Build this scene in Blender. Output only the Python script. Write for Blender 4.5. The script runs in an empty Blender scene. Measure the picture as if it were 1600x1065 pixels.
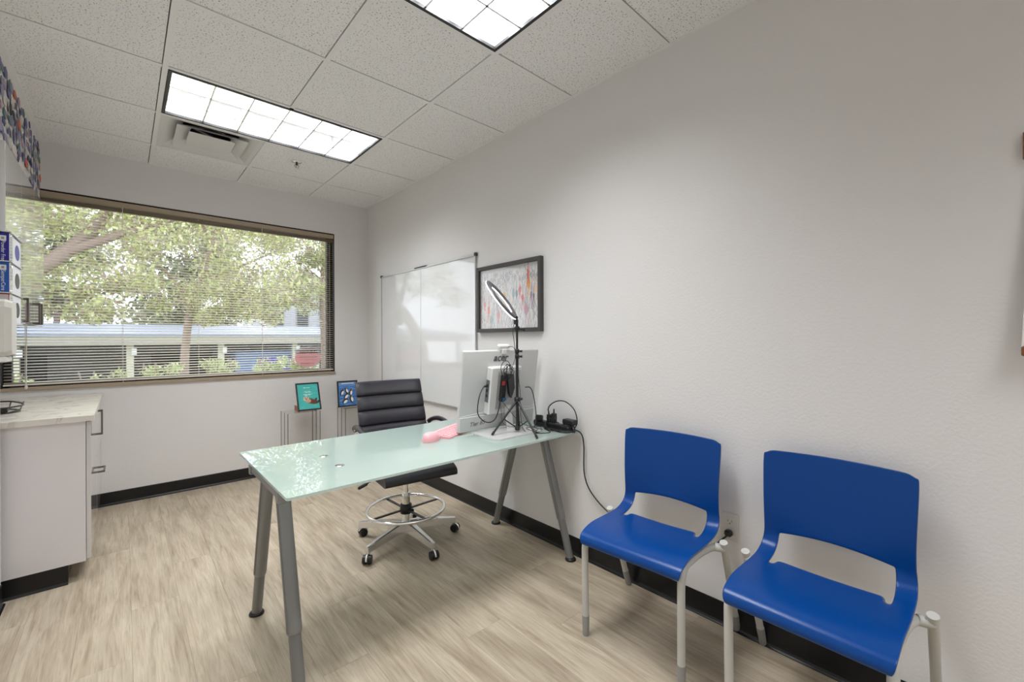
import bpy, math, random
import numpy as np
from mathutils import Vector, Matrix, Euler

random.seed(7)
rng = np.random.default_rng(11)
SC = bpy.context.scene
COL = SC.collection
PI = math.pi

# ------------------------------------------------------------------ camera
F_PX, YAW, SHY, ROLL = 672.353, 0.734211, -4.474, 0.003701
CAM = Vector((-1.98176, -4.55440, 1.27904))
cam_d = bpy.data.cameras.new('camera')
cam_d.sensor_width = 36.0
cam_d.lens = F_PX / 1600 * 36.0
cam_d.shift_y = SHY / 1600
cam_d.clip_start = 0.02
cam = bpy.data.objects.new('camera', cam_d)
COL.objects.link(cam)
_R = Vector((math.cos(YAW), -math.sin(YAW), 0))
_F = Vector((math.sin(YAW), math.cos(YAW), 0))
_U = Vector((0, 0, 1))
_r = _R * math.cos(ROLL) - _U * math.sin(ROLL)
_u = _R * math.sin(ROLL) + _U * math.cos(ROLL)
m3 = Matrix((_r, _u, -_F)).transposed()
cam.matrix_world = Matrix.Translation(CAM) @ m3.to_4x4()
SC.camera = cam

# ------------------------------------------------------------------ sky, sun, exposure
TUBE_L = 4.0        # what the eye sees of the tubes
LAMP_W = 29.0       # what each louvered light sends down
world = bpy.data.worlds.new('world')
SC.world = world
world.use_nodes = True
wb = world.node_tree.nodes['Background']
wb.inputs['Color'].default_value = (0.86, 0.93, 1.0, 1)
wb.inputs['Strength'].default_value = 2.0
# bright hazy day: the sky alone lights the garden, and daylight reaches the room only through the window
world.cycles.sampling_method = 'NONE'
SC.view_settings.view_transform = 'Standard'
SC.view_settings.look = 'None'
SC.view_settings.exposure = 0.75
SC.view_settings.gamma = 1.0
SC.view_settings.use_curve_mapping = False
try:
    SC.cycles.use_denoising = True
    SC.cycles.adaptive_threshold = 0.02
    SC.cycles.max_bounces = 9
    SC.cycles.diffuse_bounces = 5
    SC.cycles.glossy_bounces = 3
    SC.cycles.transparent_max_bounces = 16
    SC.cycles.caustics_reflective = False
    SC.cycles.caustics_refractive = False
    SC.cycles.sample_clamp_indirect = 6.0
except Exception:
    pass

# ------------------------------------------------------------------ helpers
def lin(c):
    c = c / 255.0
    return c / 12.92 if c <= 0.04045 else ((c + 0.055) / 1.055) ** 2.4

def S(r, g, b):
    return (lin(r), lin(g), lin(b), 1.0)

def mat(name, col=(0.8, 0.8, 0.8, 1), rough=0.5, metal=0.0, spec=0.5, coat=0.0, coat_rough=0.05, emit=None, estr=0.0, trans=0.0, alpha=1.0):
    m = bpy.data.materials.new(name)
    m.use_nodes = True
    b = m.node_tree.nodes['Principled BSDF']
    b.inputs['Base Color'].default_value = col
    b.inputs['Roughness'].default_value = rough
    b.inputs['Metallic'].default_value = metal
    b.inputs['Specular IOR Level'].default_value = spec
    b.inputs['Coat Weight'].default_value = coat
    b.inputs['Coat Roughness'].default_value = coat_rough
    b.inputs['Transmission Weight'].default_value = trans
    b.inputs['Alpha'].default_value = alpha
    if emit:
        b.inputs['Emission Color'].default_value = emit
        b.inputs['Emission Strength'].default_value = estr
    return m

def N(m, t, **kw):
    n = m.node_tree.nodes.new(t)
    for k, v in kw.items():
        setattr(n, k, v)
    return n

def L(m, a, b):
    m.node_tree.links.new(a, b)

def bsdf(m):
    return m.node_tree.nodes['Principled BSDF']

def add_noise_bump(m, scale, strength, dist=0.001, detail=3.0, coord='Object'):
    tc = N(m, 'ShaderNodeTexCoord')
    nz = N(m, 'ShaderNodeTexNoise')
    nz.inputs['Scale'].default_value = scale
    nz.inputs['Detail'].default_value = detail
    bp = N(m, 'ShaderNodeBump')
    bp.inputs['Strength'].default_value = strength
    bp.inputs['Distance'].default_value = dist
    L(m, tc.outputs[coord], nz.inputs['Vector'])
    L(m, nz.outputs['Fac'], bp.inputs['Height'])
    L(m, bp.outputs['Normal'], bsdf(m).inputs['Normal'])
    return tc, nz

def ramp(m, stops):
    r = N(m, 'ShaderNodeValToRGB')
    e = r.color_ramp.elements
    e[0].position, e[0].color = stops[0]
    e[1].position, e[1].color = stops[-1]
    for p, c in stops[1:-1]:
        x = e.new(p)
        x.color = c
    return r

def attr_mat(name, rough=0.5, coat=0.0, attr='Col', translucent=0.0):
    m = mat(name, rough=rough, coat=coat)
    a = N(m, 'ShaderNodeAttribute', attribute_name=attr)
    L(m, a.outputs['Color'], bsdf(m).inputs['Base Color'])
    if translucent > 0:
        t = N(m, 'ShaderNodeBsdfTranslucent')
        L(m, a.outputs['Color'], t.inputs['Color'])
        mx = N(m, 'ShaderNodeMixShader')
        mx.inputs['Fac'].default_value = translucent
        out = m.node_tree.nodes['Material Output']
        L(m, bsdf(m).outputs['BSDF'], mx.inputs[1])
        L(m, t.outputs['BSDF'], mx.inputs[2])
        L(m, mx.outputs['Shader'], out.inputs['Surface'])
    return m

def thin_glass(name, tint=(1, 1, 1, 1), f0=0.04, rough=0.0):
    """clear sheet: see-through with a mirror share that grows towards grazing angles"""
    m = bpy.data.materials.new(name)
    m.use_nodes = True
    nt = m.node_tree
    nt.nodes.remove(nt.nodes['Principled BSDF'])
    tr = N(m, 'ShaderNodeBsdfTransparent')
    tr.inputs['Color'].default_value = tint
    gl = N(m, 'ShaderNodeBsdfGlossy')
    gl.inputs['Roughness'].default_value = rough
    lw = N(m, 'ShaderNodeLayerWeight')
    lw.inputs['Blend'].default_value = 0.5
    pw = N(m, 'ShaderNodeMath', operation='POWER')
    pw.inputs[1].default_value = 5.0
    ml = N(m, 'ShaderNodeMath', operation='MULTIPLY_ADD')
    ml.inputs[1].default_value = 1.0 - f0
    ml.inputs[2].default_value = f0
    mx = N(m, 'ShaderNodeMixShader')
    L(m, lw.outputs['Facing'], pw.inputs[0])
    L(m, pw.outputs[0], ml.inputs[0])
    L(m, ml.outputs[0], mx.inputs['Fac'])
    L(m, tr.outputs[0], mx.inputs[1])
    L(m, gl.outputs[0], mx.inputs[2])
    L(m, mx.outputs[0], nt.nodes['Material Output'].inputs['Surface'])
    return m

def catmull(pts, n=6, closed=False):
    P = [Vector(p) for p in pts]
    out = []
    k = len(P)
    rng_ = range(k if closed else k - 1)
    for i in rng_:
        if closed:
            p0, p1, p2, p3 = P[(i - 1) % k], P[i], P[(i + 1) % k], P[(i + 2) % k]
        else:
            p1, p2 = P[i], P[i + 1]
            p0 = P[i - 1] if i > 0 else p1 * 2 - p2
            p3 = P[i + 2] if i + 2 < k else p2 * 2 - p1
        for j in range(n):
            t = j / n
            out.append(0.5 * ((2 * p1) + (p2 - p0) * t + (2 * p0 - 5 * p1 + 4 * p2 - p3) * t * t + (3 * p1 - p0 - 3 * p2 + p3) * t ** 3))
    if not closed:
        out.append(P[-1])
    return out

class MB:
    def __init__(self):
        self.v, self.f, self.s, self.mi = [], [], [], []
        self.M = None

    def add(self, vs, fs, smooth=False):
        o = len(self.v)
        for p in vs:
            p = Vector(p)
            if self.M is not None:
                p = self.M @ p
            self.v.append(tuple(p))
        for f in fs:
            self.f.append(tuple(i + o for i in f))
            self.s.append(smooth)
        return self

    def box(self, c, s, bev=0.0, rot=None):
        hx, hy, hz = s[0] / 2, s[1] / 2, s[2] / 2
        c = Vector(c)
        R = rot.to_matrix() if isinstance(rot, Euler) else (rot if rot is not None else None)
        def T(p):
            p = Vector(p)
            if R is not None:
                p = R @ p
            return p + c
        if bev <= 0:
            vs = [T((sx * hx, sy * hy, sz * hz)) for sx in (-1, 1) for sy in (-1, 1) for sz in (-1, 1)]
            fs = [(0, 1, 3, 2), (4, 6, 7, 5), (0, 4, 5, 1), (2, 3, 7, 6), (0, 2, 6, 4), (1, 5, 7, 3)]
            return self.add(vs, fs)
        b = min(bev, hx * 0.99, hy * 0.99, hz * 0.99)
        vs, idx = [], {}
        for sx in (-1, 1):
            for sy in (-1, 1):
                for sz in (-1, 1):
                    for a in range(3):
                        p = [sx * (hx - b), sy * (hy - b), sz * (hz - b)]
                        p[a] += (sx, sy, sz)[a] * b
                        idx[(sx, sy, sz, a)] = len(vs)
                        vs.append(T(p))
        fs = []
        for a in range(3):
            o = [i for i in range(3) if i != a]
            for sg in (-1, 1):
                q = []
                for (s1, s2) in ((-1, -1), (1, -1), (1, 1), (-1, 1)):
                    k = [0, 0, 0]
                    k[a] = sg; k[o[0]] = s1; k[o[1]] = s2
                    q.append(idx[(k[0], k[1], k[2], a)])
                flip = (sg < 0) ^ (a == 1)
                fs.append(tuple(reversed(q)) if flip else tuple(q))
        for a in range(3):
            o = [i for i in range(3) if i != a]
            for s1 in (-1, 1):
                for s2 in (-1, 1):
                    k0 = [0, 0, 0]; k1 = [0, 0, 0]
                    k0[a] = -1; k1[a] = 1
                    for k in (k0, k1):
                        k[o[0]] = s1; k[o[1]] = s2
                    fs.append((idx[(*k0, o[0])], idx[(*k1, o[0])], idx[(*k1, o[1])], idx[(*k0, o[1])]))
        for sx in (-1, 1):
            for sy in (-1, 1):
                for sz in (-1, 1):
                    fs.append((idx[(sx, sy, sz, 0)], idx[(sx, sy, sz, 1)], idx[(sx, sy, sz, 2)]))
        return self.add(vs, fs)

    def bb(self, x0, x1, y0, y1, z0, z1, bev=0.0):
        return self.box(((x0 + x1) / 2, (y0 + y1) / 2, (z0 + z1) / 2), (abs(x1 - x0), abs(y1 - y0), abs(z1 - z0)), bev)

    def cyl(self, p0, p1, r0, r1=None, seg=16, caps=True):
        r1 = r0 if r1 is None else r1
        p0, p1 = Vector(p0), Vector(p1)
        d = (p1 - p0).normalized()
        a = d.orthogonal().normalized()
        b = d.cross(a)
        vs = []
        for p, r in ((p0, r0), (p1, r1)):
            for i in range(seg):
                t = 2 * PI * i / seg
                vs.append(p + a * (r * math.cos(t)) + b * (r * math.sin(t)))
        fs = [(i, (i + 1) % seg, seg + (i + 1) % seg, seg + i) for i in range(seg)]
        self.add(vs, fs, True)
        if caps:
            self.add(vs[:seg], [tuple(reversed(range(seg)))])
            self.add(vs[seg:], [tuple(range(seg))])
        return self

    def tube(self, pts, r, seg=8, closed=False, caps=True):
        P = [Vector(p) for p in pts]
        n = len(P)
        rad = r if isinstance(r, (list, tuple)) else [r] * n
        T = []
        for i in range(n):
            if closed:
                t = P[(i + 1) % n] - P[i - 1]
            else:
                t = P[min(i + 1, n - 1)] - P[max(i - 1, 0)]
            if t.length < 1e-9:
                t = Vector((0, 0, 1))
            T.append(t.normalized())
        a = T[0].orthogonal().normalized()
        vs = []
        for i in range(n):
            a = a - T[i] * a.dot(T[i])
            if a.length < 1e-6:
                a = T[i].orthogonal()
            a.normalize()
            b = T[i].cross(a)
            for k in range(seg):
                q = 2 * PI * k / seg
                vs.append(P[i] + (a * math.cos(q) + b * math.sin(q)) * rad[i])
        fs = []
        for i in range(n if closed else n - 1):
            j = (i + 1) % n
            for k in range(seg):
                l = (k + 1) % seg
                fs.append((i * seg + k, i * seg + l, j * seg + l, j * seg + k))
        self.add(vs, fs, True)
        if caps and not closed:
            self.add(vs[:seg], [tuple(reversed(range(seg)))])
            self.add(vs[-seg:], [tuple(range(seg))])
        return self

    def lathe(self, prof, c=(0, 0, 0), seg=24, rot=None, smooth=True):
        c = Vector(c)
        vs = []
        n = len(prof)
        for k in range(seg):
            t = 2 * PI * k / seg
            for (r, z) in prof:
                p = Vector((r * math.cos(t), r * math.sin(t), z))
                if rot is not None:
                    p = rot @ p
                vs.append(p + c)
        fs = []
        for k in range(seg):
            l = (k + 1) % seg
            for i in range(n - 1):
                fs.append((k * n + i, l * n + i, l * n + i + 1, k * n + i + 1))
        return self.add(vs, fs, smooth)

    def grid(self, fn, nu, nv, smooth=True, skip=None):
        vs = [fn(i / nu, j / nv) for i in range(nu + 1) for j in range(nv + 1)]
        w = nv + 1
        fs = [(i * w + j, (i + 1) * w + j, (i + 1) * w + j + 1, i * w + j + 1) for i in range(nu) for j in range(nv) if not (skip and skip(i, j))]
        return self.add(vs, fs, smooth)

    def prism(self, poly, depth, frame):
        """2-D outline poly, extruded; frame maps (a, b, c) -> point"""
        n = len(poly)
        vs = [frame(a, b, 0) for a, b in poly] + [frame(a, b, depth) for a, b in poly]
        fs = [tuple(reversed(range(n))), tuple(range(n, 2 * n))]
        fs += [(i, (i + 1) % n, n + (i + 1) % n, n + i) for i in range(n)]
        return self.add(vs, fs)

    def mesh(self, name, m):
        me = bpy.data.meshes.new(name)
        me.from_pydata(self.v, [], self.f)
        me.polygons.foreach_set('use_smooth', self.s)
        if m is not None:
            me.materials.append(m)
        me.update()
        return me

    def build(self, name, m, parent=None, world=None):
        if world is None:
            world = parent is not None and parent.get('_w', 0) == 1
        if world and parent is not None:
            o = Vector(parent['_o'])
            self.v = [(p[0] - o.x, p[1] - o.y, p[2] - o.z) for p in self.v]
        ob = bpy.data.objects.new(name, self.mesh(name, m))
        COL.objects.link(ob)
        if parent is not None:
            ob.parent = parent
            if parent.get('_w', 0) == 1:
                ob['_w'] = 1
                ob['_o'] = parent['_o']
        return ob

def tag(o, label, cat, group=None, kind=None):
    o['label'] = label
    o['category'] = cat
    if group:
        o['group'] = group
    if kind:
        o['kind'] = kind
    return o

def thing(name, label, cat, loc=(0, 0, 0), rotz=0.0, group=None, world=False):
    """an Empty at the base of a thing; world=True: parts are given in room coordinates"""
    o = bpy.data.objects.new(name, None)
    COL.objects.link(o)
    o.location = loc
    o.rotation_euler = (0, 0, rotz)
    o.empty_display_size = 0.05
    if world:
        o['_w'] = 1
        o['_o'] = tuple(loc)
    return tag(o, label, cat, group)

def struct(name, mb, m, label=None):
    o = mb.build(name, m)
    o['kind'] = 'structure'
    if label:
        o['label'] = label
    return o

def copy_tree(o, parent=None):
    c = o.copy()
    COL.objects.link(c)
    c.parent = parent
    for ch in list(o.children):
        copy_tree(ch, c)
    return c

def text(name, body, size, M, m, parent=None, extrude=0.0006, shear=0.0, align='CENTER', offset=0.0, spacing=1.0):
    cu = bpy.data.curves.new(name, 'FONT')
    cu.body = body
    cu.size = size
    cu.extrude = extrude
    cu.shear = shear
    cu.offset = offset
    cu.space_character = spacing
    cu.align_x = align
    cu.align_y = 'CENTER'
    cu.resolution_u = 4
    cu.materials.append(m)
    tmp = bpy.data.objects.new('tmp', cu)
    COL.objects.link(tmp)
    me = bpy.data.meshes.new_from_object(tmp.evaluated_get(bpy.context.evaluated_depsgraph_get()))
    bpy.data.objects.remove(tmp)
    bpy.data.curves.remove(cu)
    me.name = name
    o = bpy.data.objects.new(name, me)
    COL.objects.link(o)
    if parent is not None:
        o.parent = parent
        if parent.get('_w', 0) == 1:
            M = Matrix.Translation(-Vector(parent['_o'])) @ M
    o.matrix_local = M
    return o

def frame_m(origin, xax, yax):
    x = Vector(xax).normalized()
    y = Vector(yax).normalized()
    z = x.cross(y)
    M = Matrix((x, y, z)).transposed().to_4x4()
    M.translation = Vector(origin)
    return M

# ---- flat prints: colours per vertex on a fine sheet
class Paint:
    def __init__(self, w, h, bg):
        self.w, self.h = w, h
        self.a = np.zeros((h, w, 3))
        self.a[:] = bg
        self.Y, self.X = np.mgrid[0:h, 0:w]

    def blend(self, mask, c, al=1.0):
        k = (mask * al)[..., None]
        self.a = self.a * (1 - k) + np.array(c, float) * k

    def ell(self, cx, cy, rx, ry, c, al=1.0, ang=0.0):
        x, y = self.X - cx, self.Y - cy
        ca, sa = math.cos(ang), math.sin(ang)
        u, v = x * ca + y * sa, -x * sa + y * ca
        d = (u / rx) ** 2 + (v / ry) ** 2
        self.blend(np.clip((1.15 - d) / 0.3, 0, 1), c, al)

    def line(self, p, q, w, c, al=1.0):
        p, q = np.array(p, float), np.array(q, float)
        d = q - p
        l2 = max(d @ d, 1e-6)
        x0, x1 = int(max(0, min(p[0], q[0]) - w - 2)), int(min(self.w, max(p[0], q[0]) + w + 3))
        y0, y1 = int(max(0, min(p[1], q[1]) - w - 2)), int(min(self.h, max(p[1], q[1]) + w + 3))
        if x1 <= x0 or y1 <= y0:
            return
        X, Y = self.X[y0:y1, x0:x1], self.Y[y0:y1, x0:x1]
        t = np.clip(((X - p[0]) * d[0] + (Y - p[1]) * d[1]) / l2, 0, 1)
        dist = np.hypot(X - p[0] - t * d[0], Y - p[1] - t * d[1])
        k = (np.clip(w + 0.5 - dist, 0, 1) * al)[..., None]
        self.a[y0:y1, x0:x1] = self.a[y0:y1, x0:x1] * (1 - k) + np.array(c, float) * k

    def rect(self, x0, y0, x1, y1, c, al=1.0):
        self.blend(((self.X >= x0) & (self.X < x1) & (self.Y >= y0) & (self.Y < y1)).astype(float), c, al)

    def sheet(self, name, m, origin, xv, yv, parent=None, fn=None):
        """origin = lower-left corner, xv / yv = full edge vectors"""
        o, xv, yv = Vector(origin), Vector(xv), Vector(yv)
        w, h = self.w, self.h
        mb = MB()
        def pt(i, j):
            u, v = j / (w - 1), 1 - i / (h - 1)
            return fn(u, v) if fn else o + xv * u + yv * v
        mb.add([pt(i, j) for i in range(h) for j in range(w)],
               [(i * w + j, (i + 1) * w + j, (i + 1) * w + j + 1, i * w + j + 1) for i in range(h - 1) for j in range(w - 1)], True)
        ob = mb.build(name, m, parent)
        at = ob.data.color_attributes.new('Col', 'FLOAT_COLOR', 'POINT')
        c = self.a / 255.0
        c = np.where(c <= 0.04045, c / 12.92, ((c + 0.055) / 1.055) ** 2.4)
        rgba = np.ones((h * w, 4))
        rgba[:, :3] = c.reshape(-1, 3)
        at.data.foreach_set('color', rgba.astype(np.float32).ravel())
        return ob

# ------------------------------------------------------------------ materials
M_wall = mat('wall_paint', (0.80, 0.785, 0.775, 1), 0.62, spec=0.3)
add_noise_bump(M_wall, 95, 0.22, 0.004, 3.0)
M_wallb = M_wall
M_base = mat('black_vinyl_base', (0.008, 0.008, 0.009, 1), 0.28, spec=0.4)
M_tile = mat('ceiling_tile', (0.78, 0.77, 0.76, 1), 0.9, spec=0.1)
def _tile():
    m = M_tile
    tc = N(m, 'ShaderNodeTexCoord')
    oi = N(m, 'ShaderNodeObjectInfo')
    ad = N(m, 'ShaderNodeVectorMath', operation='ADD')
    sc = N(m, 'ShaderNodeVectorMath', operation='SCALE')
    cx = N(m, 'ShaderNodeCombineXYZ')
    L(m, oi.outputs['Random'], cx.inputs[0])
    L(m, oi.outputs['Random'], cx.inputs[1])
    L(m, cx.outputs[0], sc.inputs[0])
    sc.inputs['Scale'].default_value = 37.0
    L(m, tc.outputs['Object'], ad.inputs[0])
    L(m, sc.outputs[0], ad.inputs[1])
    nz = N(m, 'ShaderNodeTexNoise')
    nz.inputs['Scale'].default_value = 140
    nz.inputs['Detail'].default_value = 2.0
    nz.inputs['Roughness'].default_value = 0.65
    L(m, ad.outputs[0], nz.inputs['Vector'])
    r = ramp(m, [(0.345, (0.16, 0.15, 0.145, 1)), (0.395, (0.92, 0.915, 0.91, 1))])
    L(m, nz.outputs['Fac'], r.inputs['Fac'])
    L(m, r.outputs['Color'], bsdf(m).inputs['Base Color'])
    bp = N(m, 'ShaderNodeBump')
    bp.inputs['Strength'].default_value = 0.5
    bp.inputs['Distance'].default_value = 0.003
    r2 = ramp(m, [(0.30, (0, 0, 0, 1)), (0.42, (1, 1, 1, 1))])
    L(m, nz.outputs['Fac'], r2.inputs['Fac'])
    L(m, r2.outputs['Color'], bp.inputs['Height'])
    L(m, bp.outputs['Normal'], bsdf(m).inputs['Normal'])
_tile()
M_tee = mat('white_tee', (0.88, 0.875, 0.87, 1), 0.4)
M_white = mat('white_enamel', (0.82, 0.815, 0.80, 1), 0.4)
M_blackm = mat('black_metal', (0.012, 0.012, 0.013, 1), 0.35)
M_black = mat('black_plastic', (0.010, 0.010, 0.011, 1), 0.4)
M_darkgrey = mat('dark_grey_plastic', (0.045, 0.045, 0.048, 1), 0.4)
M_rubber = mat('black_rubber', (0.010, 0.010, 0.010, 1), 0.6)
M_chrome = mat('chrome', (0.92, 0.91, 0.90, 1), 0.16, metal=1.0)
M_alu = mat('aluminium', (0.62, 0.62, 0.62, 1), 0.28, metal=1.0)
M_plank = mat('wood_look_plank', (0.4, 0.33, 0.25, 1), 0.42, spec=0.4)
def _plank():
    m = M_plank
    tc = N(m, 'ShaderNodeTexCoord')
    oi = N(m, 'ShaderNodeObjectInfo')
    cx = N(m, 'ShaderNodeCombineXYZ')
    L(m, oi.outputs['Random'], cx.inputs[0])
    L(m, oi.outputs['Random'], cx.inputs[1])
    L(m, oi.outputs['Random'], cx.inputs[2])
    sc = N(m, 'ShaderNodeVectorMath', operation='SCALE')
    sc.inputs['Scale'].default_value = 53.0
    L(m, cx.outputs[0], sc.inputs[0])
    ad = N(m, 'ShaderNodeVectorMath', operation='ADD')
    L(m, tc.outputs['Object'], ad.inputs[0])
    L(m, sc.outputs[0], ad.inputs[1])
    mp = N(m, 'ShaderNodeMapping')
    mp.inputs['Scale'].default_value = (34, 3.0, 1)
    L(m, ad.outputs[0], mp.inputs['Vector'])
    n1 = N(m, 'ShaderNodeTexNoise')
    n1.inputs['Scale'].default_value = 1.0
    n1.inputs['Detail'].default_value = 6.0
    n1.inputs['Roughness'].default_value = 0.62
    n1.inputs['Distortion'].default_value = 0.8
    L(m, mp.outputs[0], n1.inputs['Vector'])
    mp2 = N(m, 'ShaderNodeMapping')
    mp2.inputs['Scale'].default_value = (210, 7, 1)
    L(m, ad.outputs[0], mp2.inputs['Vector'])
    n2 = N(m, 'ShaderNodeTexNoise')
    n2.inputs['Scale'].default_value = 1.0
    n2.inputs['Detail'].default_value = 3.0
    L(m, mp2.outputs[0], n2.inputs['Vector'])
    # broad cathedral figure
    mp3 = N(m, 'ShaderNodeMapping')
    mp3.inputs['Scale'].default_value = (5.5, 1.1, 1)
    L(m, ad.outputs[0], mp3.inputs['Vector'])
    n3 = N(m, 'ShaderNodeTexNoise')
    n3.inputs['Scale'].default_value = 1.0
    n3.inputs['Detail'].default_value = 2.0
    n3.inputs['Distortion'].default_value = 1.6
    L(m, mp3.outputs[0], n3.inputs['Vector'])
    r1 = ramp(m, [(0.22, (0.27, 0.205, 0.138, 1)), (0.38, (0.415, 0.342, 0.252, 1)), (0.55, (0.50, 0.428, 0.328, 1)), (0.80, (0.585, 0.512, 0.405, 1))])
    L(m, n1.outputs['Fac'], r1.inputs['Fac'])
    r2 = ramp(m, [(0.30, (0.84, 0.82, 0.79, 1)), (0.55, (1.0, 1.0, 1.0, 1))])
    L(m, n2.outputs['Fac'], r2.inputs['Fac'])
    r3 = ramp(m, [(0.30, (0.80, 0.78, 0.755, 1)), (0.60, (1.04, 1.04, 1.04, 1))])
    L(m, n3.outputs['Fac'], r3.inputs['Fac'])
    mx = N(m, 'ShaderNodeMix', data_type='RGBA', blend_type='MULTIPLY')
    mx.inputs['Factor'].default_value = 1.0
    L(m, r1.outputs['Color'], mx.inputs[6])
    L(m, r2.outputs['Color'], mx.inputs[7])
    mx2 = N(m, 'ShaderNodeMix', data_type='RGBA', blend_type='MULTIPLY')
    mx2.inputs['Factor'].default_value = 1.0
    L(m, mx.outputs[2], mx2.inputs[6])
    L(m, r3.outputs['Color'], mx2.inputs[7])
    # each plank a little lighter or darker
    hv = N(m, 'ShaderNodeHueSaturation')
    mr = N(m, 'ShaderNodeMapRange')
    mr.inputs['To Min'].default_value = 0.96
    mr.inputs['To Max'].default_value = 1.04
    L(m, oi.outputs['Random'], mr.inputs['Value'])
    L(m, mr.outputs[0], hv.inputs['Value'])
    L(m, mx2.outputs[2], hv.inputs['Color'])
    L(m, hv.outputs['Color'], bsdf(m).inputs['Base Color'])
    bp = N(m, 'ShaderNodeBump')
    bp.inputs['Strength'].default_value = 0.12
    bp.inputs['Distance'].default_value = 0.001
    L(m, n2.outputs['Fac'], bp.inputs['Height'])
    L(m, bp.outputs['Normal'], bsdf(m).inputs['Normal'])
_plank()
M_sub = mat('subfloor', (0.10, 0.085, 0.065, 1), 0.8)
M_conc = mat('plaster', (0.55, 0.53, 0.5, 1), 0.9)

# ------------------------------------------------------------------ room shell
H = 2.6986
XL, XA = -2.425, -2.72          # left wall, back of the cabinet alcove
YE = -1.36                      # where the alcove starts
YB = -7.05                      # wall behind the camera
WX0, WX1, WZ0, WZ1 = -2.615, -0.355, 0.93, 2.365
TT = 0.6096

# floor: planks on a subfloor
fl = struct('floor', MB().bb(XA - 0.1, 0.12, YB - 0.12, 0.12, -0.12, -0.006), M_sub, 'pale oak look plank floor')
PW, PL = 0.178, 1.22
x = 0.0
col_i = 0
while x > XA - 0.001:
    x0 = max(x - PW, XA)
    y = 0.0 + [0.0, -0.42, -0.83, -0.22, -0.62, -1.03][col_i % 6] + 0.0
    ys = [0.0]
    if y < 0:
        ys.append(y)
    while ys[-1] > YB:
        ys.append(max(ys[-1] - PL, YB))
    for a, b in zip(ys[:-1], ys[1:]):
        if x - x0 < 0.02 or a - b < 0.02:
            continue
        cxp, cyp = (x + x0) / 2, (a + b) / 2
        mb = MB().box((0, 0, -0.003), (x - x0 - 0.0004, a - b - 0.0004, 0.006), 0.0003)
        p = mb.build('plank', M_plank, fl)
        p.location = (cxp, cyp, 0)
    x -= PW
    col_i += 1

# back wall with the window opening
mb = MB()
T = 0.16
mb.bb(XA - 0.1, WX0, 0, T, 0, H + 0.3)
mb.bb(WX1, 0.12, 0, T, 0, H + 0.3)
mb.bb(WX0, WX1, 0, T, 0, WZ0)
mb.bb(WX0, WX1, 0, T, WZ1, H + 0.3)
struct('wall_back', mb, M_wall, 'greige painted wall with the wide window')
struct('wall_right', MB().bb(0, 0.12, YB, 0, 0, H + 0.3), M_wall, 'long greige painted wall behind the blue chairs')
struct('wall_left', MB().bb(XL - 0.12, XL, YB, YE, 0, H + 0.3), M_wall, 'left wall at the photo edge')
struct('wall_alcove', MB().bb(XA - 0.1, XA, YE - 0.12, 0, 0, H + 0.3).bb(XA, XL - 0.12, YE - 0.12, YE, 0, H + 0.3), M_wall, 'alcove wall behind the cabinets')
struct('wall_soffit', MB().bb(XA, XL, YE, 0, 2.25, H + 0.05), M_wall, 'soffit above the wall cabinet')
struct('wall_front', MB().bb(XL - 0.12, 0.12, YB - 0.12, YB, 0, H + 0.3), M_wall, 'wall behind the camera')

# black vinyl cove base: thin upright with a curved toe
def cove(name, p0, p1, nrm, label):
    """profile swept from p0 to p1 on the floor, nrm points into the room"""
    p0, p1, n = Vector(p0), Vector(p1), Vector(nrm)
    prof = [(0.0, 0.0), (0.016, 0.0), (0.0155, 0.003), (0.009, 0.007), (0.005, 0.015), (0.004, 0.03), (0.004, 0.098), (0.002, 0.101), (0.0, 0.101)]
    mb = MB()
    k = len(prof)
    vs = [p + n * a + Vector((0, 0, b)) for p in (p0, p1) for a, b in prof]
    fs = [(i, i + 1, k + i + 1, k + i) for i in range(k - 1)] + [tuple(range(k)), tuple(reversed(range(k, 2 * k)))]
    mb.add(vs, fs)
    return struct(name, mb, M_base, label)
cove('baseboard_back', (-2.18, 0, 0), (0, 0, 0), (0, -1, 0), 'black vinyl base under the window wall')
cove('baseboard_right', (0, 0, 0), (0, YB, 0), (-1, 0, 0), 'black vinyl base along the right wall')
cove('baseboard_left', (XL, YB, 0), (XL, YE, 0), (1, 0, 0), 'black vinyl base on the left wall')

# ceiling: slab, tees and lay-in tiles
ce = struct('ceiling', MB().bb(XA - 0.1, 0.12, YB - 0.12, T, H + 0.3, H + 0.4), M_conc, 'suspended grid ceiling of speckled tiles')
tx = [-0.597 - i * TT for i in range(3)]
ty = [-0.463 - j * TT for j in range(11)]
for k_, xx in enumerate(tx):
    cuts = [(0.0, ty[1]), (ty[2], ty[4]), (ty[5], ty[8]), (ty[9], YB)] if k_ == 1 else [(0.0, YB)]
    for (ya, yb) in cuts:
        MB().bb(xx - 0.012, xx + 0.012, yb, ya, H, H + 0.010).build('main_tee', M_tee, ce)
xs = [0.0] + tx + [XL]
ysr = [0.0] + ty + [YB]
for j, yy in enumerate(ty):
    for a, b in zip(xs[:-1], xs[1:]):
        MB().bb(b + 0.012, a - 0.012, yy - 0.012, yy + 0.012, H + 0.0003, H + 0.010).build('cross_tee', M_tee, ce)
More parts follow.
